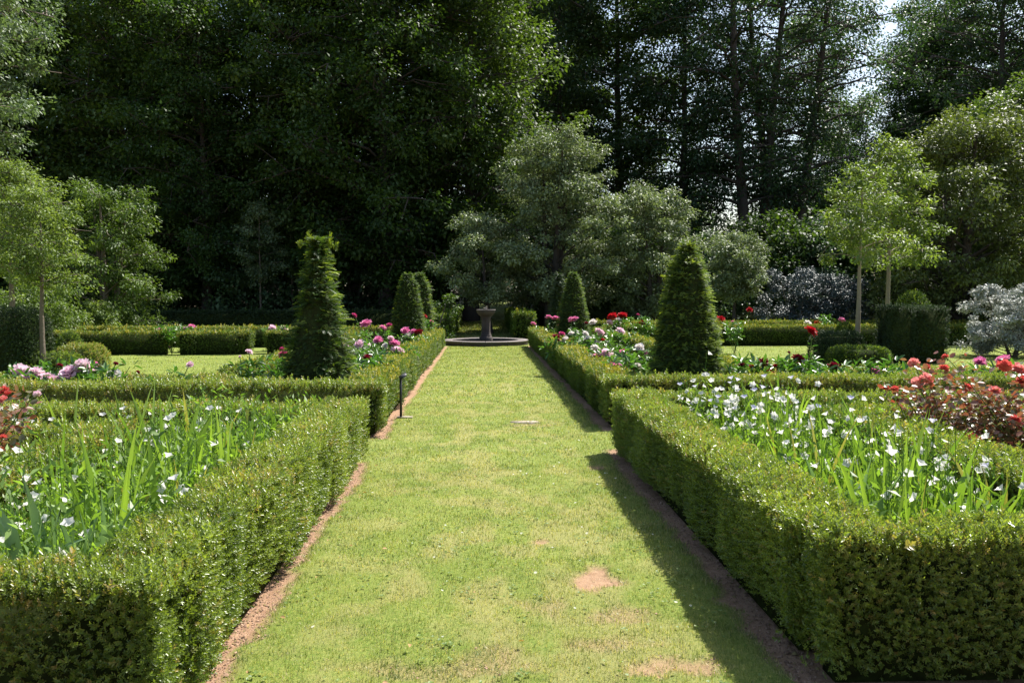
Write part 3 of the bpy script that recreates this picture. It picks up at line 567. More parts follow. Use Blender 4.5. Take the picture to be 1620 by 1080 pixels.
W = [(v2, -150, 41, 1.0, 1.0, 'wood tree beyond the left edge, mostly hidden by the ash'), (v3, 150, 49, 2.2, 1.0, 'wood tree in the second row at the far left'),
     (v3, 405, 48, 4.0, 1.05, 'dark wood tree right of the sky notch at the top'), (v1, 330, 41, 3.1, .78, 'lower dark tree filling the wood below the sky notch'),
     (v2, 500, 43, 5.0, 1.02, 'dark wood tree above the large left yew cone'), (v1, 745, 44, .7, 1.05, 'dark wood tree left of the centre with sunlit top'),
     (v3, 700, 54, 1.9, 1.15, 'second-row wood tree behind the centre left'), (v1, 980, 50, 2.6, 1.1, 'dark wood tree behind the rounded grey-green bush tree'),
     (v4, 1080, 46, 4.4, 1.0, 'blue-green wood tree left of the twin trunks'), (v5, 1238, 46.5, 2.0, .98, 'blue-green wood tree whose forked trunk stands right of the twin trunks'),
     (v4, 1462, 57, 2.7, 1.0, 'loose-leaved wood tree whose twigs cross the top of the bright sky gap'), (v4, 1278, 53, 1.9, .9, 'full-crowned wood tree left of the bright sky gap'), (v3, 1485, 54, 3.4, .9, 'full-crowned wood tree right of the bright sky gap'), (v4, 1330, 56, 3.3, .62, 'distant lower wood tree left of the bright sky gap'),
     (v1, 1470, 52, 1.3, .66, 'low wood tree below the bright sky gap'), (v1, 1600, 56, 5.2, .85, 'distant wood tree behind the right corner'),
     (v2, 1740, 42, 2.2, 1.0, 'wood tree beyond the right edge'), (v6, 1690, 50, 4.1, 1.05, 'open dark tree at the right edge of the sky'),
     (v3, 560, 56, 3.6, 1.1, 'second-row wood tree behind the massive dark one'), (v1, 260, 57, 2.9, 1.0, 'second-row wood tree behind the left wood'),
     (v2, 860, 62, 1.1, 1.2, 'far wood tree closing the view above the path'), (v3, 30, 58, .2, 1.1, 'second-row wood tree at the left')]
for a in W:
    k = (1 if a[1] > 760 else .9) / (.9 if a[0] in (v1, v2, v3) else 1)
    wdup(a[0], a[1], wy(a[1], a[2]), a[3], a[4] * k, a[5])
# dark undergrowth closing the view under the crowns
GU = 'shaded undergrowth bushes under the wood'
u1 = tree('broad dark bush under the wood at the far left', X(60, 42), 42, 5.0, .1, 3.0, 'dome', 50, 6, .7, 60, .2, 'beech', 'darkbark', .08, 61, stems=3, name='undergrowth_bush', group=GU, cat='bush', simple=True)
u2 = tree('broad dark bush under the wood behind the saplings', X(400, 43), 43, 5.5, .1, 3.2, 'dome', 50, 6, .7, 60, .2, 'bluewood', 'darkbark', .08, 62, stems=3, name='undergrowth_bush', group=GU, cat='bush', simple=True)
for k, (s, px, y, sc, lb) in enumerate([(u1, 230, 43, 1.0, 'dark bush under the wood behind the bushy green tree'), (u2, 560, 44, 1.0, 'dark bush under the wood above the small left cones'), (u1, 660, 47, 1.0, 'dark bush left of the shaded path opening'),
        (u2, 905, 46, 1.0, 'dark bush right of the shaded path opening'), (u1, 980, 42, 1.0, 'dark bush behind the rounded grey-green bush tree'), (u2, 1110, 41, .8, 'dark bush below the small round tree'), (u1, 1200, 43, 1.1, 'dark bush behind the blue-grey shrubs'),
        (u2, 1310, 42, 1.0, 'dark bush behind the standard tree trunks'), (u1, 1420, 40, 1.0, 'dark bush behind the yew block'), (u2, 1560, 41, 1.1, 'dark bush under the olive-green bush tree'), (u1, -60, 38, 1.0, 'dark bush beyond the left edge'),
        (u2, 790, 78, 1.6, 'far bush closing the path under the trees'), (u1, 330, 62, 1.6, 'far bush closing the left wood'), (u2, 1050, 66, 1.6, 'far bush closing the right wood'), (u1, 150, 66, 1.6, 'far bush at the left of the wood'), (u2, 500, 68, 1.6, 'far bush in the middle of the left wood'),
        (u1, 1280, 64, 1.7, 'far bush behind the right wood'), (u2, 1560, 62, 1.7, 'far bush in the right corner of the wood')]):
    wdup(s, px, y, k * 1.3, sc, lb)

# ---------------------------------------------------------------- fountain
fx, fy = .10, 29.3
f = empty('fountain', (fx, fy, 0), 'low round stone fountain basin with a short pedestal at the end of the grass path', 'fountain')
def ring(r0, r1, z0, z1, n, mat, name, gap=.02, seg=5, jit=.004):
    g = Geo(); rng = np.random.default_rng(9)
    for i in range(n):
        a = np.linspace(2 * math.pi * i / n + gap / 2, 2 * math.pi * (i + 1) / n - gap / 2, seg); dz = rng.uniform(-jit, jit); V = []
        for (r, z) in ((r0, z0), (r1, z0), (r1, z1 - .012 + dz), (r1 - .012, z1 + dz), (r0 + .012, z1 + dz), (r0, z1 - .012 + dz)): V.append(np.stack([r * np.cos(a), r * np.sin(a), z + 0 * a], -1))
        V = np.concatenate(V); Fc = [(k * seg + s, k * seg + s + 1, ((k + 1) % 6) * seg + s + 1, ((k + 1) % 6) * seg + s) for k in range(6) for s in range(seg - 1)]
        g.add(V, Fc, 0, rng.random()); g.add(V, [(0, seg, 2 * seg, 5 * seg), (2 * seg, 3 * seg, 4 * seg, 5 * seg), (seg - 1, 6 * seg - 1, 3 * seg - 1, 2 * seg - 1), (3 * seg - 1, 6 * seg - 1, 5 * seg - 1, 4 * seg - 1)], 0, .5)
    return link(name, g.mesh(name, M[mat]), f)
ring(1.18, 1.52, -.05, .11, 12, 'stone', 'basin_wall', .008); ring(1.17, 1.54, .11, .155, 12, 'stonetop', 'coping', .012)
g = Geo(); a = np.linspace(0, 2 * math.pi, 48, endpoint=False); g.add(np.stack([1.19 * np.cos(a), 1.19 * np.sin(a), .06 + 0 * a], -1), [tuple(range(48))]); link('water', g.mesh('water', M['water']), f)
g = Geo(); lathe(g, [(.0, 0), (.24, 0), (.24, .22), (.21, .26), (.19, .30)], 8); link('plinth', g.mesh('plinth', M['stone']), f, loc=(.03, 0, 0))
g = Geo(); lathe(g, [(.19, .30), (.165, .36), (.15, .45), (.15, .85), (.17, .93), (.19, .98)], 32, flute=.05); link('column', g.mesh('column', M['stone'], True), f, loc=(.03, 0, 0))
g = Geo(); lathe(g, [(.19, .98), (.25, 1.02), (.31, 1.10), (.33, 1.16), (.335, 1.19), (.30, 1.19), (.22, 1.12), (.0, 1.09)], 24); b = link('bowl', g.mesh('bowl', M['stone']), f, loc=(.03, 0, 0))
g = Geo(); lathe(g, [(.335, 1.19), (.345, 1.195), (.345, 1.215), (.29, 1.215), (.29, 1.195)], 24); link('bowl_rim', g.mesh('bowl_rim', M['stonetop']), b)
g = Geo(); tube(g, [(0, 0, 1.09), (0, 0, 1.26), (.02, 0, 1.31), (.05, 0, 1.335)], [.03, .045, .03, .012], 7); tube(g, [(-.02, 0, 1.24), (-.07, 0, 1.27), (-.10, 0, 1.25)], [.03, .02, .006], 6); link('spout', g.mesh('spout', M['slab'], True), f, loc=(.03, 0, 0))
# ---------------------------------------------------------------- sign post, slab
sx_, sy_ = X(633, 11.35), 11.35
s = empty('label_post', (sx_, sy_, 0), 'short black metal plant label post beside the left hedge', 'sign post')
g = Geo(); boxg(g, -.016, .016, -.016, .016, 0, .56); link('post', g.mesh('post', M['metal']), s)
g = Geo(); boxg(g, -.055, .055, -.045, .045, -.004, .004); boxg(g, -.047, .047, -.037, .037, .0042, .006, 1); p = link('label_plate', g.mesh('label_plate', [M['metal'], M['plate']]), s, loc=(.03, -.01, .575)); p.rotation_euler = (R(30), R(-32), 0)
g = Geo(); boxg(g, -.05, .16, -.07, .05, 0, .018); link('foot_stone', g.mesh('foot_stone', M['slab']), s)
g = Geo(); rng = np.random.default_rng(4)
a = np.linspace(0, 2 * math.pi, 14, endpoint=False); rr = 1 + rng.normal(0, .09, 14); V = np.stack([.20 * np.cos(a) * rr, .10 * np.sin(a) * rr], -1)
g.add(np.concatenate([np.c_[V, np.full(14, -.02)], np.c_[V, np.full(14, .004)]]), [(i, (i + 1) % 14, 14 + (i + 1) % 14, 14 + i) for i in range(14)]); g.F.append(np.array([list(range(14, 28))])); g.M.append(np.zeros(1)); g.A.append(np.ones(1) * .5); g.B.append(np.zeros(1))
link('stepping_slab', g.mesh('stepping_slab', M['slab']), loc=(X(831, 10.95), 10.95, float((fbm(X(831, 10.95) * 1.2, 10.95 * 1.2, 31) - .5) * .05) + .006), label='small flat stone slab sunk in the grass path', cat='slab')

# ---------------------------------------------------------------- flowers
def petals(g, rng, r, layers=((.15, 5, .8), (.45, 7, .95), (.8, 8, 1.0), (1.15, 9, 1.0), (1.55, 9, .9)), squash=.8, wide=.62):
    """a full double bloom of cupped petals, radius r, centred on the origin"""
    for (op, n, ln) in layers:
        for k in range(n):
            a = 2 * math.pi * k / n + rng.uniform(-.3, .3) + op; o = op + rng.uniform(-.15, .15); L = r * ln * rng.uniform(.85, 1.12); wd = r * wide * rng.uniform(.8, 1.2) * (.6 + .4 * ln)
            T = np.array([(-.25, 0, 0), (.25, 0, 0), (-1, .55, .16), (1, .55, .16), (-.72, 1.02, .02), (.72, 1.05, .02), (0, .6, -.05), (0, .98, -.10)]) * np.array([wd * .5, L, L])
            d = np.array([math.cos(a) * math.sin(o), math.sin(a) * math.sin(o), math.cos(o)]); up = -np.array([math.cos(a) * math.cos(o), math.sin(a) * math.cos(o), -math.sin(o)])
            Rm = frames(d[None], up[None])[0]; V = T @ Rm.T; V[:, 2] = V[:, 2] * squash * 1.15 - r * .4
            g.add(V, [(0, 6, 6, 2)][:0] or [(0, 1, 6, 2), (1, 3, 5, 6), (2, 6, 7, 4), (6, 5, 7, 7)][:3], 0, rng.random()); g.add(V, [(6, 5, 7)], 0, rng.random())
BL = {}
def bloom_mesh(colr, k, kind='peony'):
    key = (colr, k, kind)
    if key not in BL:
        g = Geo(); rng = np.random.default_rng(hash(str(key)) % 1 + k * 17 + len(colr))
        petals(g, rng, 1.0, squash=.78 if kind == 'peony' else .9, wide=.62 if kind == 'peony' else .7); BL[key] = g.mesh('peony_bloom' if kind == 'peony' else 'rose_bloom', PET[colr], True)
    return BL[key]
def arch(p0, p1, rng, bow=.06, n=5):
    q = np.linspace(0, 1, n); return p0 + (p1 - p0) * q[:, None] + np.array([0, 0, 1]) * (bow * np.sin(q * math.pi))[:, None] + rng.normal(0, .008, (n, 3)) * np.sin(q * math.pi)[:, None]
def peony(label, x, y, blooms, seed, group, lh=.68, spread=.42, nst=16, leafs=.15):
    """blooms: (px, py, radius, colour)"""
    rng = np.random.default_rng(seed + 900); root = empty('peony_plant', (x, y, 0), label, 'peony', group)
    gs = Geo(); gl = Geo(); base = np.array([x, y, 0])
    for (px, py, r, c) in blooms:
        p = np.array(P(px, py, y)) - base; p[1] += rng.uniform(-.12, .12)
        tube(gs, arch(np.array([rng.uniform(-.08, .08), rng.uniform(-.08, .08), 0]), p, rng), .006, 4)
        r *= 1.15
        o = link('flower', bloom_mesh(c, rng.integers(0, 3)), root, loc=tuple(p)); o.scale = (r, r, r); o.rotation_euler = (rng.uniform(-.2, .75), rng.uniform(-.5, .5), rng.uniform(0, 6))
        m = 7; q = rng.uniform(.55, .88, m); pp = p * q[:, None]; a = rng.uniform(0, 6.28, m); d = norm(np.stack([np.cos(a), np.sin(a), rng.uniform(.1, .8, m)], -1))
        scatter(gl, LEAF[0] * np.array([.55, 1, 1]), LEAF[1], pp, frames(d, norm(np.array([0, 0, 1]) + rng.normal(0, .3, (m, 3)))), leafs * rng.uniform(.5, .9, m), 0, rng.random(m))
    for i in range(nst):
        a = rng.uniform(0, 6.28); rr = spread * rng.uniform(.3, 1); tip = np.array([math.cos(a) * rr, math.sin(a) * rr, lh * rng.uniform(.72, 1.1)]); st = arch(np.array([0, 0, 0.]), tip, rng)
        tube(gs, st, .005, 3)
        for q in (2, 3, 4):
            for s3 in range(3):
                a2 = rng.uniform(0, 6.28); d0 = norm(np.array([math.cos(a2), math.sin(a2), rng.uniform(0, .7)])[None])[0]; c = st[q] + d0 * .05
                dd = norm(d0 + rng.normal(0, .45, (3, 3))); scatter(gl, LEAF[0] * np.array([.55, 1, 1]), LEAF[1], np.repeat(c[None], 3, 0), frames(dd, norm(np.array([0, 0, 1]) + rng.normal(0, .3, (3, 3)))), leafs * rng.uniform(.6, 1.1, 3), 0, rng.random(3))
    link('stems', gs.mesh('stems', M['stem']), root); link('leaves', gl.mesh('leaves', M['peony_leaf']), root)
GP = 'peony plants in the far beds'
def cx_(bl, y): return X(sum(b_[0] for b_ in bl) / len(bl), y)
def pe(label, y, bl, seed, **k): peony(label, cx_(bl, y), y, bl, seed, GP, **k)
pe('peony with large pale pink blooms at the left edge of the left bed', 10.85, [(32, 586, .11, 'pale'), (41, 599, .115, 'pale'), (62, 586, .10, 'pale'), (23, 600, .05, 'red')], 1)
pe('peony with drooping pale pink blooms, second from the left edge', 10.85, [(84, 600, .11, 'pale'), (95, 598, .10, 'pale'), (115, 585, .11, 'pale'), (90, 577, .04, 'dark'), (78, 592, .05, 'pale')], 2)
pe('peony with a tall pale pink bloom and a dark bud on the left', 10.9, [(133, 574, .10, 'pale'), (139, 582, .10, 'pale'), (146, 575, .035, 'pink'), (184, 574, .03, 'dark'), (178, 592, .085, 'white')], 3)
pe('peony with one small white-pink bloom in front of the left lawn', 10.9, [(302, 575, .05, 'pale'), (216, 588, .025, 'dark')], 4, lh=.6, nst=9, spread=.3)
pe('tall leggy peony with a pale bud left of the large yew cone', 10.9, [(391, 556, .045, 'pale'), (376, 564, .022, 'pale')], 5, lh=.72, nst=7, spread=.25)
pe('peony with a magenta bloom touching the left side of the large yew cone', 12.2, [(445, 560, .07, 'deep'), (449, 550, .04, 'deep')], 6)
pe('peony with a dark red bloom just right of the large left yew', 12.5, [(580, 564, .065, 'dark')], 7, leafs=.16)
pe('peony with white-pink blooms behind the dark red one on the left', 14.3, [(567, 543, .085, 'pale'), (545, 546, .07, 'pale'), (560, 555, .05, 'pale')], 8)
pe('peony with two big pink blooms overhanging the left yellow hedge', 15.0, [(624, 541, .095, 'pink'), (630, 553, .11, 'pale'), (618, 534, .06, 'pale'), (609, 546, .05, 'white')], 9)
pe('peony with a single round pink bloom in the middle of the left bed', 16.5, [(598, 536, .095, 'pink'), (584, 545, .05, 'pale')], 10)
pe('peony with white and pink blooms near the far yew cones', 19.0, [(644, 530, .105, 'white'), (641, 521, .10, 'pink'), (654, 523, .07, 'pink'), (662, 524, .09, 'dark')], 11)
pe('peony with a tall pink bloom left of the far yew cones', 18.5, [(577, 510, .12, 'pink'), (560, 498, .06, 'deep'), (607, 517, .08, 'pink'), (615, 513, .06, 'deep')], 12, lh=.8)
pe('peony with bright red bloom at the far end of the left bed', 24.8, [(671, 499, .10, 'red'), (642, 511, .09, 'pink'), (683, 508, .06, 'pink')], 13, lh=.85)
pe('peony with three small pink blooms in the gap of the left lawn hedge', 25.6, [(252, 522, .11, 'pink'), (268, 522, .11, 'pale'), (260, 526, .11, 'pink')], 14)
pe('peony with a pair of pink blooms above the left lawn hedge', 25.6, [(295, 519, .12, 'pale'), (305, 516, .12, 'pink')], 15)
pe('peony with small pink blooms above the hedge left of the large yew', 25.8, [(433, 517, .11, 'pale'), (428, 521, .09, 'pink'), (449, 518, .11, 'pale')], 16)
pe('green peony without blooms filling the gap of the left lawn hedge', 24.3, [(270, 548, .03, 'pink')], 17, lh=.75, nst=18)
# right side
pe('peony with hot pink blooms at the far end of the right hedge', 24.5, [(867, 500, .09, 'pink'), (879, 502, .12, 'pink'), (844, 511, .08, 'pink'), (884, 514, .07, 'deep')], 21)
pe('peony with paired pink blooms in front of the far right yew', 22.5, [(903, 504, .09, 'pink'), (909, 503, .09, 'pink'), (928, 510, .05, 'dark')], 22)
pe('peony with a dark red and a white bloom beside the right yellow hedge', 17.5, [(882, 533, .10, 'dark'), (889, 527, .07, 'deep'), (894, 536, .08, 'white'), (908, 536, .05, 'dark')], 23)
pe('peony with white blooms in the middle of the right bed', 18.0, [(928, 527, .08, 'white'), (930, 534, .09, 'white'), (903, 526, .07, 'white'), (937, 508, .09, 'white')], 24)
pe('peony with a round pale pink bloom in the right bed', 19.0, [(950, 524, .11, 'pale'), (945, 541, .08, 'white'), (953, 537, .06, 'red')], 25)
pe('peony with three red blooms above the right bed', 25.0, [(968, 499, .15, 'red'), (985, 497, .14, 'red'), (964, 509, .11, 'pale'), (978, 505, .11, 'white')], 26, lh=.9)
pe('peony with a dark bud and a low red bloom right of the three red ones', 25.5, [(1018, 510, .12, 'red'), (1009, 497, .05, 'deep')], 27, lh=.9)
pe('peony with one pale pink bloom in front of the lawn hedge on the right', 21.0, [(982, 522, .11, 'pale')], 28)
pe('peony with large two-tone pink blooms in the right bed', 14.2, [(959, 556, .115, 'pale'), (948, 563, .11, 'pink'), (942, 549, .08, 'white'), (984, 556, .085, 'pink')], 29)
pe('peony with a bright pink bloom lying on the right hedge corner', 12.2, [(973, 579, .115, 'pink'), (992, 587, .105, 'deep'), (1007, 578, .06, 'white')], 30)
pe('peony with a white-pink bloom left of the large right yew', 14.0, [(1012, 548, .085, 'white'), (1020, 556, .04, 'pink')], 31)
pe('tall red peony right of the large right yew', 24.0, [(1188, 489, .09, 'red'), (1142, 503, .12, 'red'), (1160, 508, .04, 'pink')], 32, lh=.8, nst=10)
pe('peony with small dark red blooms just right of the large right yew', 11.35, [(1170, 575, .045, 'dark'), (1189, 577, .05, 'red'), (1225, 577, .03, 'red')], 33)
pe('peony with two dark red blooms one above the other', 11.3, [(1207, 571, .065, 'dark'), (1210, 587, .075, 'dark')], 34)
pe('peony with one big dark red bloom in front of the right lawn', 11.35, [(1261, 565, .085, 'dark'), (1250, 557, .02, 'dark')], 35)
pe('tall peony with a high bright red bloom in front of the right lawn', 11.4, [(1282, 521, .085, 'red')], 36, lh=.72)
pe('peony with a wide dark red bloom and glossy leaves', 11.3, [(1319, 577, .08, 'dark')], 37)
pe('peony with one magenta-pink bloom in the right front row', 11.2, [(1387, 585, .085, 'pink')], 38)
pe('peony with hot pink blooms behind the coral roses at the right', 11.2, [(1558, 571, .085, 'pink'), (1581, 566, .09, 'pink')], 39)
pe('peony with white and red blooms behind the right lawn hedge', 29.8, [(1279, 510, .14, 'white'), (1296, 510, .13, 'red'), (1332, 505, .12, 'pink')], 40, lh=.9)

# roses
def rose(label, x, y, blooms, seed, h=1.0, spread=.6, ncane=14, leafs=.055, lpc=72, group='rose bushes in the near beds', mat='roseleaf'):
    rng = np.random.default_rng(seed + 1500); root = empty('rose_bush', (x, y, 0), label, 'rose bush', group); gs = Geo(); gl = Geo(); tips = []
    for (px, py, r, c) in blooms:
        yy = y + rng.uniform(-.3, .3); p = np.array(P(px, py, yy)) - np.array([x, y, 0]); tips.append(p)
        c = {'red': 'rosered'}.get(c, c); r *= .85
        o = link('flower', bloom_mesh(c, rng.integers(0, 3), 'rose'), root, loc=tuple(p)); o.scale = (r, r, r); o.rotation_euler = (rng.uniform(-.2, .9), rng.uniform(-.6, .6), rng.uniform(0, 6))
    for i in range(ncane):
        a = rng.uniform(0, 6.28); rr = spread * math.sqrt(rng.random()); tips.append(np.array([math.cos(a) * rr, math.sin(a) * rr, h * rng.uniform(.55, 1)]))
    for tp in tips:
        st = arch(np.array([rng.uniform(-.1, .1), rng.uniform(-.1, .1), 0]), tp, rng, .1, 7); tube(gs, st, np.linspace(.008, .003, 7), 4)
        m = lpc; q = rng.uniform(.28, .99, m); k = q * 6; i0 = np.minimum(k.astype(int), 5); b0 = st[i0] + (st[i0 + 1] - st[i0]) * (k - i0)[:, None]
        a = rng.uniform(0, 6.28, m); d = norm(np.stack([np.cos(a), np.sin(a), rng.uniform(-.2, .7, m)], -1)); pos = b0 + d * rng.uniform(.02, .15, m)[:, None]
        tn = np.where(rng.random(m) < .28 + .5 * (q < .6), rng.uniform(.5, 1, m), rng.uniform(0, .3, m))
        scatter(gl, LEAF[0] * np.array([1.35, 1, 1]), LEAF[1], pos, frames(norm(d + rng.normal(0, .5, (m, 3))), norm(np.array([0, 0, 1]) + rng.normal(0, .55, (m, 3)))), leafs * rng.uniform(.6, 1.2, m), 0, rng.random(m), tn)
    link('canes', gs.mesh('canes', M['stem']), root); link('leaves', gl.mesh('leaves', M[mat]), root)
rose('rose bush with a large coral bloom leaning left, in the right rose bed', 3.98, 6.9, [(1466, 598, .075, 'coral'), (1452, 604, .075, 'coral'), (1402, 613, .04, 'red'), (1415, 614, .04, 'red'), (1445, 573, .06, 'coral'), (1466, 579, .04, 'red'), (1475, 664, .06, 'coral'), (1469, 683, .055, 'red')], 1, h=.95, spread=.5, ncane=16)
rose('rose bush with coral and red blooms in the middle of the right rose bed', 4.65, 6.7, [(1531, 612, .055, 'red'), (1560, 617, .07, 'coral'), (1575, 616, .06, 'coral'), (1581, 633, .05, 'red'), (1495, 563, .035, 'red'), (1494, 581, .055, 'red'), (1540, 692, .05, 'red')], 2, h=1.0, spread=.55, ncane=18)
rose('rose bush with a big coral bloom cut by the right edge of the photo', 5.1, 6.4, [(1612, 582, .085, 'coral'), (1590, 577, .07, 'red'), (1618, 600, .06, 'red'), (1608, 661, .05, 'red'), (1615, 672, .05, 'coral')], 3, h=1.1, spread=.5, ncane=16)
rose('darker low rose bush in front of the others by the right edge', 4.7, 5.5, [(1600, 735, .03, 'red')], 4, h=.72, spread=.6, ncane=14)
rose('rose bush with red blooms at the left edge', -3.72, 5.9, [(5, 616, .045, 'red'), (12, 621, .04, 'red'), (58, 622, .035, 'pale'), (4, 630, .04, 'coral')], 5, h=.85, spread=.5, ncane=18)
rose('low coppery rose bush below the red blooms at the left edge', -3.75, 5.0, [(5, 690, .025, 'red')], 6, h=.75, spread=.45, ncane=16)

# irises: fans of sword leaves
def blade(g, p, az, L, wd, lean, fold, rnd, tint=0, twist=0):
    q = np.linspace(0, 1, 7); th = lean * .3 + lean * q ** 1.6 + fold * np.maximum(q - .6, 0) * 3
    st = np.stack([np.sin(th), np.cos(th)], -1); cum = np.vstack([[0, 0], np.cumsum((st[1:] + st[:-1]) / 2 * L / 6, 0)]); c = np.array([math.cos(az), math.sin(az), 0]); side = np.array([-math.sin(az + twist), math.cos(az + twist), 0])
    ctr = p + cum[:, :1] * c + cum[:, 1:] * np.array([0, 0, 1]); wq = wd * np.array([.6, .85, 1, 1, .85, .5, .02])[:, None]
    th2 = np.stack([np.cos(th), -np.sin(th)], -1); nrm = th2[:, :1] * c + th2[:, 1:] * np.array([0, 0, 1]); V = np.concatenate([ctr - side * wq / 2, ctr + nrm * wd * .12, ctr + side * wq / 2])
    g.add(V, [(i, 7 + i, 8 + i, i + 1) for i in range(6)] + [(7 + i, 14 + i, 15 + i, 8 + i) for i in range(6)], 0, rnd, tint)
def iris(label, x, y, n, h, seed, mat='iris', group='irises among the bellflowers', wd=.036, axis=None):
    rng = np.random.default_rng(seed + 2500); g = Geo(); ax = rng.uniform(0, 3.14) if axis is None else axis
    for i in range(n):
        s_ = (i - (n - 1) / 2) / max(n - 1, 1) * 2; side = ax if s_ > 0 else ax + math.pi
        blade(g, np.array([math.cos(ax) * s_ * .05, math.sin(ax) * s_ * .05, 0]), side + rng.uniform(-.4, .4), h * rng.uniform(.65, 1.08), wd * rng.uniform(.75, 1.2), abs(s_) * .42 + rng.uniform(0, .1), (rng.random() < .10) * rng.uniform(.8, 2.2), rng.random(), (rng.random() < .08) * .7, math.pi / 2 * 0 + rng.uniform(-.4, .4) + math.pi / 2)
    return link('iris_plant', g.mesh('iris_plant', M[mat]), loc=(x, y, 0), label=label, cat='iris', group=group)
def iscatter(lab, n, x0, x1, y0, y1, seed, grp):
    rng = np.random.default_rng(seed)
    for k in range(n): iris(lab, rng.uniform(x0, x1), rng.uniform(y0, y1), int(rng.integers(4, 8)), rng.uniform(.78, 1.02), seed * 50 + k, wd=rng.uniform(.03, .045), group=grp)
iscatter('slender bright green iris fan standing among white bellflowers of the right bed', 22, 2.0, 3.0, 4.3, 8.1, 3, 'slender irises in the right bed')
iscatter('slender green iris fan standing among fine stems of the left bed', 24, -2.7, -1.65, 4.2, 7.6, 4, 'slender irises in the left bed')
iscatter('tall bright iris fan at the front of the right bed, just behind the hedge corner', 9, 2.0, 3.05, 3.8, 5.0, 7, 'irises at the front of the right bed')
def iat(px, py, y, h, n, lab, seed, **k):
    tip = P(px, py, y); iris(lab, tip.x, y, n, h or tip.z, seed, **k)
iat(30, 745, 3.62, None, 9, 'broad grey-green iris fan cut by the left edge', 1, mat='irisgrey', wd=.05, axis=.1)
iat(95, 755, 3.7, None, 8, 'grey-green iris fan second from the left edge', 2, mat='irisgrey', wd=.06, axis=.3)
iat(170, 780, 3.65, None, 5, 'grey-green iris fan leaning right beside the left hedge corner', 3, mat='irisgrey', wd=.045, axis=0)
iat(450, 622, 7.2, None, 5, 'bright green iris with one tall blade at the far right of the left bed', 4, wd=.035)
iat(300, 620, 7.3, None, 5, 'green iris in the middle back of the left bed', 5); iat(270, 640, 6.3, None, 6, 'green iris with folded blades in the left bed', 6)
iat(110, 600, 7.3, None, 6, 'upright iris before the left back hedge', 7); iat(200, 600, 7.1, None, 4, 'iris with one bent straw-coloured blade in the left bed', 8)
iat(300, 740, 5.0, None, 7, 'iris with arching folded blades near the left hedge', 9); iat(250, 700, 5.5, None, 6, 'iris between the bellflowers in the left bed', 10)
iat(180, 740, 4.8, None, 6, 'slender iris behind the grey-green fans', 11); iat(350, 690, 6.0, None, 5, 'iris close to the top of the left hedge', 12)
iat(400, 660, 6.8, None, 4, 'small iris close to the back right of the left bed', 13)
iat(1080, 630, 7.3, None, 6, 'iris at the left back corner of the right bed', 21, axis=.2); iat(1110, 640, 6.9, None, 5, 'broad bright iris blade near the hedge corner on the right', 22, wd=.04)
iat(1290, 615, 7.4, None, 8, 'upright iris clump before the right back hedge', 23, axis=.1); iat(1330, 610, 7.5, None, 6, 'iris clump with tallest tips before the right back hedge', 24)
iat(1200, 640, 6.9, None, 5, 'iris between white bellflowers on the right, back row', 25); iat(1160, 680, 6.2, None, 6, 'iris beside the right path hedge', 26)
iat(1425, 645, 4.9, None, 8, 'tallest bright green iris in the right bed', 27, wd=.045, axis=.1); iat(1400, 690, 4.7, None, 7, 'iris clump left of the tallest one', 28, wd=.032)
iat(1340, 715, 4.45, None, 5, 'blue-green broad iris blade in the front of the right bed', 29, mat='irisgrey', wd=.065); iat(1385, 720, 4.4, None, 6, 'broad yellow-green iris in the front of the right bed', 30, wd=.04)
iat(1560, 740, 4.5, None, 7, 'iris at the right front beside white bellflowers', 31); iat(1605, 720, 4.6, None, 6, 'iris cut by the right edge', 32); iat(1460, 760, 4.2, None, 7, 'low iris clump in the right front of the bed', 33)
iat(1270, 700, 5.2, None, 6, 'iris behind the front bellflowers on the right', 34); iat(1490, 720, 4.9, None, 6, 'iris before the inner hedge on the right', 35)

# bellflowers: six kinds of clump, copied through the beds
def bell(g, r, rng):
    n = 5; a = np.arange(n * 2) * math.pi / n; V = [(0, 0, 0)]
    for k in range(n * 2): V.append((.55 * r * math.cos(a[k]), .55 * r * math.sin(a[k]), .55 * r))
    for k in range(n * 2):
        q = .98 if k % 2 == 0 else .70; V.append((q * r * math.cos(a[k]), q * r * math.sin(a[k]), (.85 if k % 2 == 0 else .78) * r))
    g.add(V, [(0, 1 + k, 1 + (k + 1) % 10) for k in range(10)], 0, .3); V2 = V
    g.add(V2, [(1 + k, 1 + (k + 1) % 10, 11 + (k + 1) % 10, 11 + k) for k in range(10)], 0, rng.random())
g = Geo(); bell(g, 1.0, np.random.default_rng(1)); BELLW = g.mesh('bellflower_bloom', M['white'], True)
g = Geo(); bell(g, 1.0, np.random.default_rng(2)); BELLL = g.mesh('lilac_bellflower_bloom', M['lilac'], True)
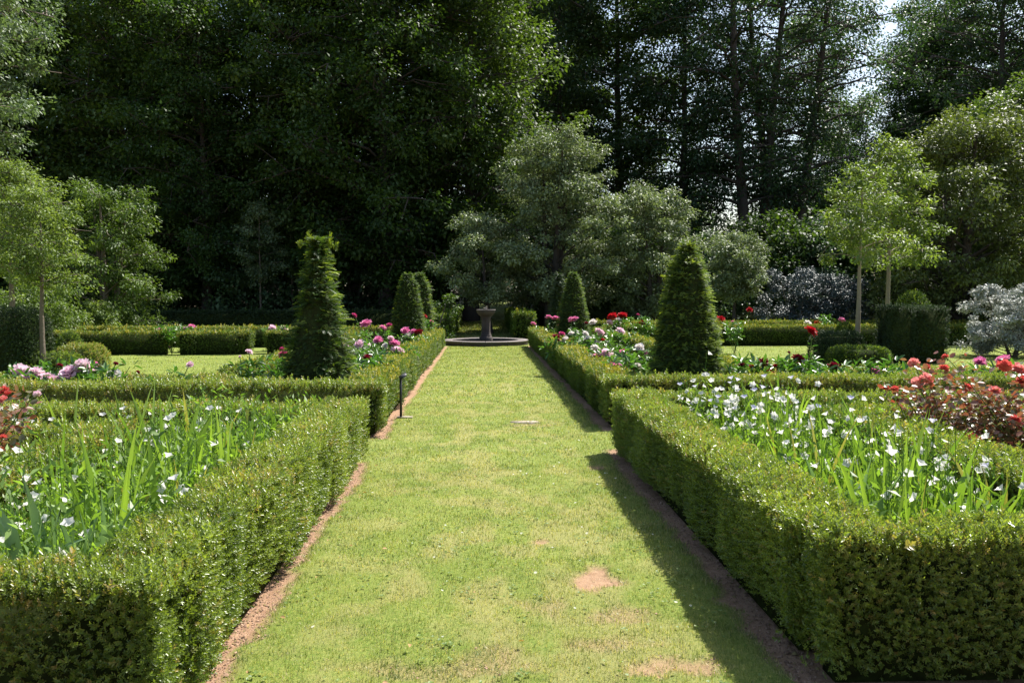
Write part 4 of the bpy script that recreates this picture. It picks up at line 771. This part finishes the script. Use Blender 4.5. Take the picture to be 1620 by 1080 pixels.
def bellplant(label, nst, h, nfl, seed, group, loc, lilac=False):
    rng = np.random.default_rng(seed + 3300); root = empty('bellflower_plant', loc, label, 'bellflower', group); gs = Geo(); spots = []
    for i in range(nst):
        a = rng.uniform(0, 6.28); rr = rng.uniform(.03, .15); tip = np.array([math.cos(a) * rr, math.sin(a) * rr, h * rng.uniform(.75, 1.08)]); st = arch(np.array([math.cos(a) * .04, math.sin(a) * .04, 0]), tip, rng, 0, 6)
        tube(gs, st, np.linspace(.0032, .0018, 6), 3, 0, rng.random())
        m = 22; q = rng.uniform(.1, .97, m); b0 = st[0] + (st[-1] - st[0]) * q[:, None]; a = rng.uniform(0, 6.28, m); d = norm(np.stack([np.cos(a), np.sin(a), rng.uniform(.5, 1.6, m)], -1))
        scatter(gs, LEAF[0] * np.array([.35, 1, 1]), LEAF[1], b0, frames(d, norm(rng.normal(0, 1, (m, 3)))), rng.uniform(.04, .10, m) * (1.3 - q), 0, rng.random(m))
        for q in rng.uniform(.68, 1.0, 5): spots.append((st[0] + (st[-1] - st[0]) * q, q))
    idx = rng.permutation(len(spots)); gb = Geo()
    for k in idx[:nfl]:
        p, q = spots[k]; a = rng.uniform(0, 6.28); c = p + np.array([math.cos(a), math.sin(a), .25]) * .018; s_ = rng.uniform(.027, .037)
        o = link('flower', BELLL if (lilac and rng.random() < .25) else BELLW, root, loc=tuple(c)); o.scale = (s_,) * 3; o.rotation_euler = (rng.uniform(.2, 1.25), 0, rng.uniform(0, 6.28))
    for k in idx[nfl:nfl + 6]:
        p, q = spots[k]; tube(gs, [p, p + np.array([.008, .004, .014]), p + np.array([.012, .006, .028])], [.003, .006, .001], 5, 0, .9)
    link('stems', gs.mesh('stems', M['filler']), root)
    return root
GR_, GL_ = 'white bellflowers in the right bed', 'white bellflowers in the left bed'
LBR = 'white bellflower clump in the right bed among green iris blades'; LBL = 'white bellflower clump in the left bed among light green stems'
SRC = []
for k, (ns, h, nf) in enumerate([(5, .88, 4), (4, .95, 5), (5, .80, 3), (4, .90, 7), (5, .84, 1), (4, .78, 0)]):
    SRC.append(bellplant(LBR, ns, h, nf, k, GR_, (2.3 + k * .15, 4.5 + k * .5, 0), lilac=k in (1, 3)))
rng = np.random.default_rng(88)
def inbed(x, y, pts, r): return all((x - a) ** 2 + (y - b_) ** 2 > r * r for a, b_ in pts)
pts = []
while len(pts) < 66:
    x = rng.uniform(2.0, 3.02); y = rng.uniform(4.05, 8.2)
    if inbed(x, y, pts, .10): pts.append((x, y))
for (x, y) in pts:
    dense = (y > 5.2 and x < 2.75) or (x > 2.6 and y < 5)
    dup(SRC[int(rng.choice([0, 1, 3, 2]) if dense else rng.choice([2, 4, 5, 4, 5]))], (x, y, 0), rng.uniform(0, 6.28), (1, 1, rng.uniform(.85, 1.08)), LBR, GR_)
for k in range(8): dup(SRC[int(rng.choice([0, 4, 5]))], (rng.uniform(3.1, 5.5), rng.uniform(7.9, 8.25), 0), rng.uniform(0, 6.28), (1, 1, .85), LBR, GR_)
pts = []
while len(pts) < 84:
    x = rng.uniform(-2.72, -1.72); y = rng.uniform(3.5, 7.65)
    if inbed(x, y, pts, .11): pts.append((x, y))
for (x, y) in pts: dup(SRC[int(rng.choice([2, 4, 5, 4, 5, 5, 5, 5, 4, 0]))], (x, y, 0), rng.uniform(0, 6.28), (1, 1, rng.uniform(.8, 1.02)), LBL, GL_)
for k in range(9): dup(SRC[int(rng.choice([0, 2, 4, 5]))], (rng.uniform(-4.6, -2.75), rng.uniform(7.0, 7.6), 0), rng.uniform(0, 6.28), (1, 1, .85), LBL, GL_)
r_ = bellplant('single tall bellflower stem rising in front of the large right yew', 1, 1.1, 3, 77, GR_, (X(1104, 8.1), 8.1, 0))

# feathery green undergrowth of the beds
def filler(name, label, regs, seed):
    rng = np.random.default_rng(seed); g = Geo()
    for (x0, x1, y0, y1, dens, h) in regs:
        n = int((x1 - x0) * (y1 - y0) * dens); x = rng.uniform(x0, x1, n); y = rng.uniform(y0, y1, n); hh = h * rng.uniform(.35, 1.0, n) * (.7 + .5 * vnoise(x * 3, y * 3, seed))
        a = rng.uniform(0, 6.28, n); ln = rng.uniform(0, .22, n); T = np.array([(-.5, 0, 0), (.5, 0, 0), (.5, .6, .02), (0, 1, .08), (-.5, .6, .02)])
        d = norm(np.stack([np.cos(a) * ln, np.sin(a) * ln, 1 + 0 * a], -1)); Rm = frames(d, norm(np.stack([rng.normal(0, 1, n), rng.normal(0, 1, n), .1 + 0 * a], -1)))
        V = np.einsum('nij,nmj->nmi', Rm, T[None] * np.stack([np.full(n, .0045), hh, hh], -1)[:, None]) + np.stack([x, y, 0 * x], -1)[:, None]; o = (np.arange(n) * 5)[:, None, None]; r = rng.random(n)
        g.add(V.reshape(-1, 3), (np.array([(0, 1, 2, 4)])[None] + o).reshape(-1, 4), 0, r); 
        m = n * 6; pi = np.repeat(np.arange(n), 6); q = rng.uniform(.1, 1, m); p = np.stack([x, y, 0 * x], -1)[pi] + d[pi] * (hh[pi] * q)[:, None]; a = rng.uniform(0, 6.28, m)
        dd = norm(np.stack([np.cos(a), np.sin(a), rng.uniform(.2, 1.4, m)], -1)); scatter(g, DIAM[0] * np.array([.5, 1, 1]), DIAM[1], p, frames(dd, norm(rng.normal(0, 1, (m, 3)))), rng.uniform(.03, .08, m), 0, rng.random(m))
    link(name, g.mesh(name, M['filler']), label=label, cat='foliage', kind='stuff')
filler('bed_foliage', 'mass of fine light green stems and leaves filling the left bellflower bed', [(-2.75, -1.55, 3.35, 7.75, 520, .84), (-5, -2.75, 6.95, 7.7, 40, .5)], 1)
filler('bed_foliage', 'mass of fine green stems and leaves filling the right bellflower bed', [(1.82, 3.12, 3.9, 8.3, 380, .76), (3.1, 6, 7.85, 8.3, 60, .5)], 2)
filler('bed_foliage', 'low green leaves between the peonies of the left far bed', [(-3.4, -1.7, 10.4, 24, 60, .45), (-9, -3.4, 10.4, 11.4, 70, .4)], 3)
filler('bed_foliage', 'low green leaves between the peonies of the right far bed', [(2.05, 3.75, 10.9, 27.5, 60, .45), (3.7, 10.5, 10.9, 11.85, 70, .4)], 4)

M['dead'] = ramp_mat('dry_leaf', (.30, .17, .06), (.42, .30, .14), None, .7, .2)
g = Geo(); g.add(LEAF[0] * np.array([1.2, 1, 2.5]), LEAF[1], 0, .3); DL = g.mesh('fallen_leaf', M['dead'])
rng = np.random.default_rng(14)
for k in range(34):
    x, y = (rng.uniform(-1.15, -.95), rng.uniform(3.4, 8)) if k < 14 else (rng.uniform(-.9, 1.25), rng.uniform(3.4, 9))
    o = link('fallen_leaf', DL, loc=(x, y, .03), label='small dry brown leaf fallen on the grass path', cat='leaf', group='dry leaves on the path'); s_ = rng.uniform(.018, .035); o.scale = (s_,) * 3; o.rotation_euler = (rng.uniform(-.4, .4), rng.uniform(-.4, .4), rng.uniform(0, 6.28))
# daisies in the turf, plantain
g = Geo()
for k in range(9):
    a = k * 2 * math.pi / 9; g.add([(0, 0, .001), (math.cos(a - .25) * .7, math.sin(a - .25) * .7, .1), (math.cos(a) * 1, math.sin(a) * 1, .12), (math.cos(a + .25) * .7, math.sin(a + .25) * .7, .1)], [(0, 1, 2, 3)], 0)
DA = g.mesh('daisy', M['white'])
rng = np.random.default_rng(12)
for k in range(46):
    x, y = (rng.uniform(.3, 1.25), rng.uniform(4.2, 9)) if k < 26 else (rng.uniform(-1, 1.1), rng.uniform(3.4, 12))
    o = link('daisy', DA, loc=(x, y, .034), label='tiny white daisy open in the short turf of the path', cat='daisy', group='daisies in the turf'); s_ = rng.uniform(.007, .012); o.scale = (s_,) * 3; o.rotation_euler = (rng.uniform(0, .5), rng.uniform(-.4, .4), 0)
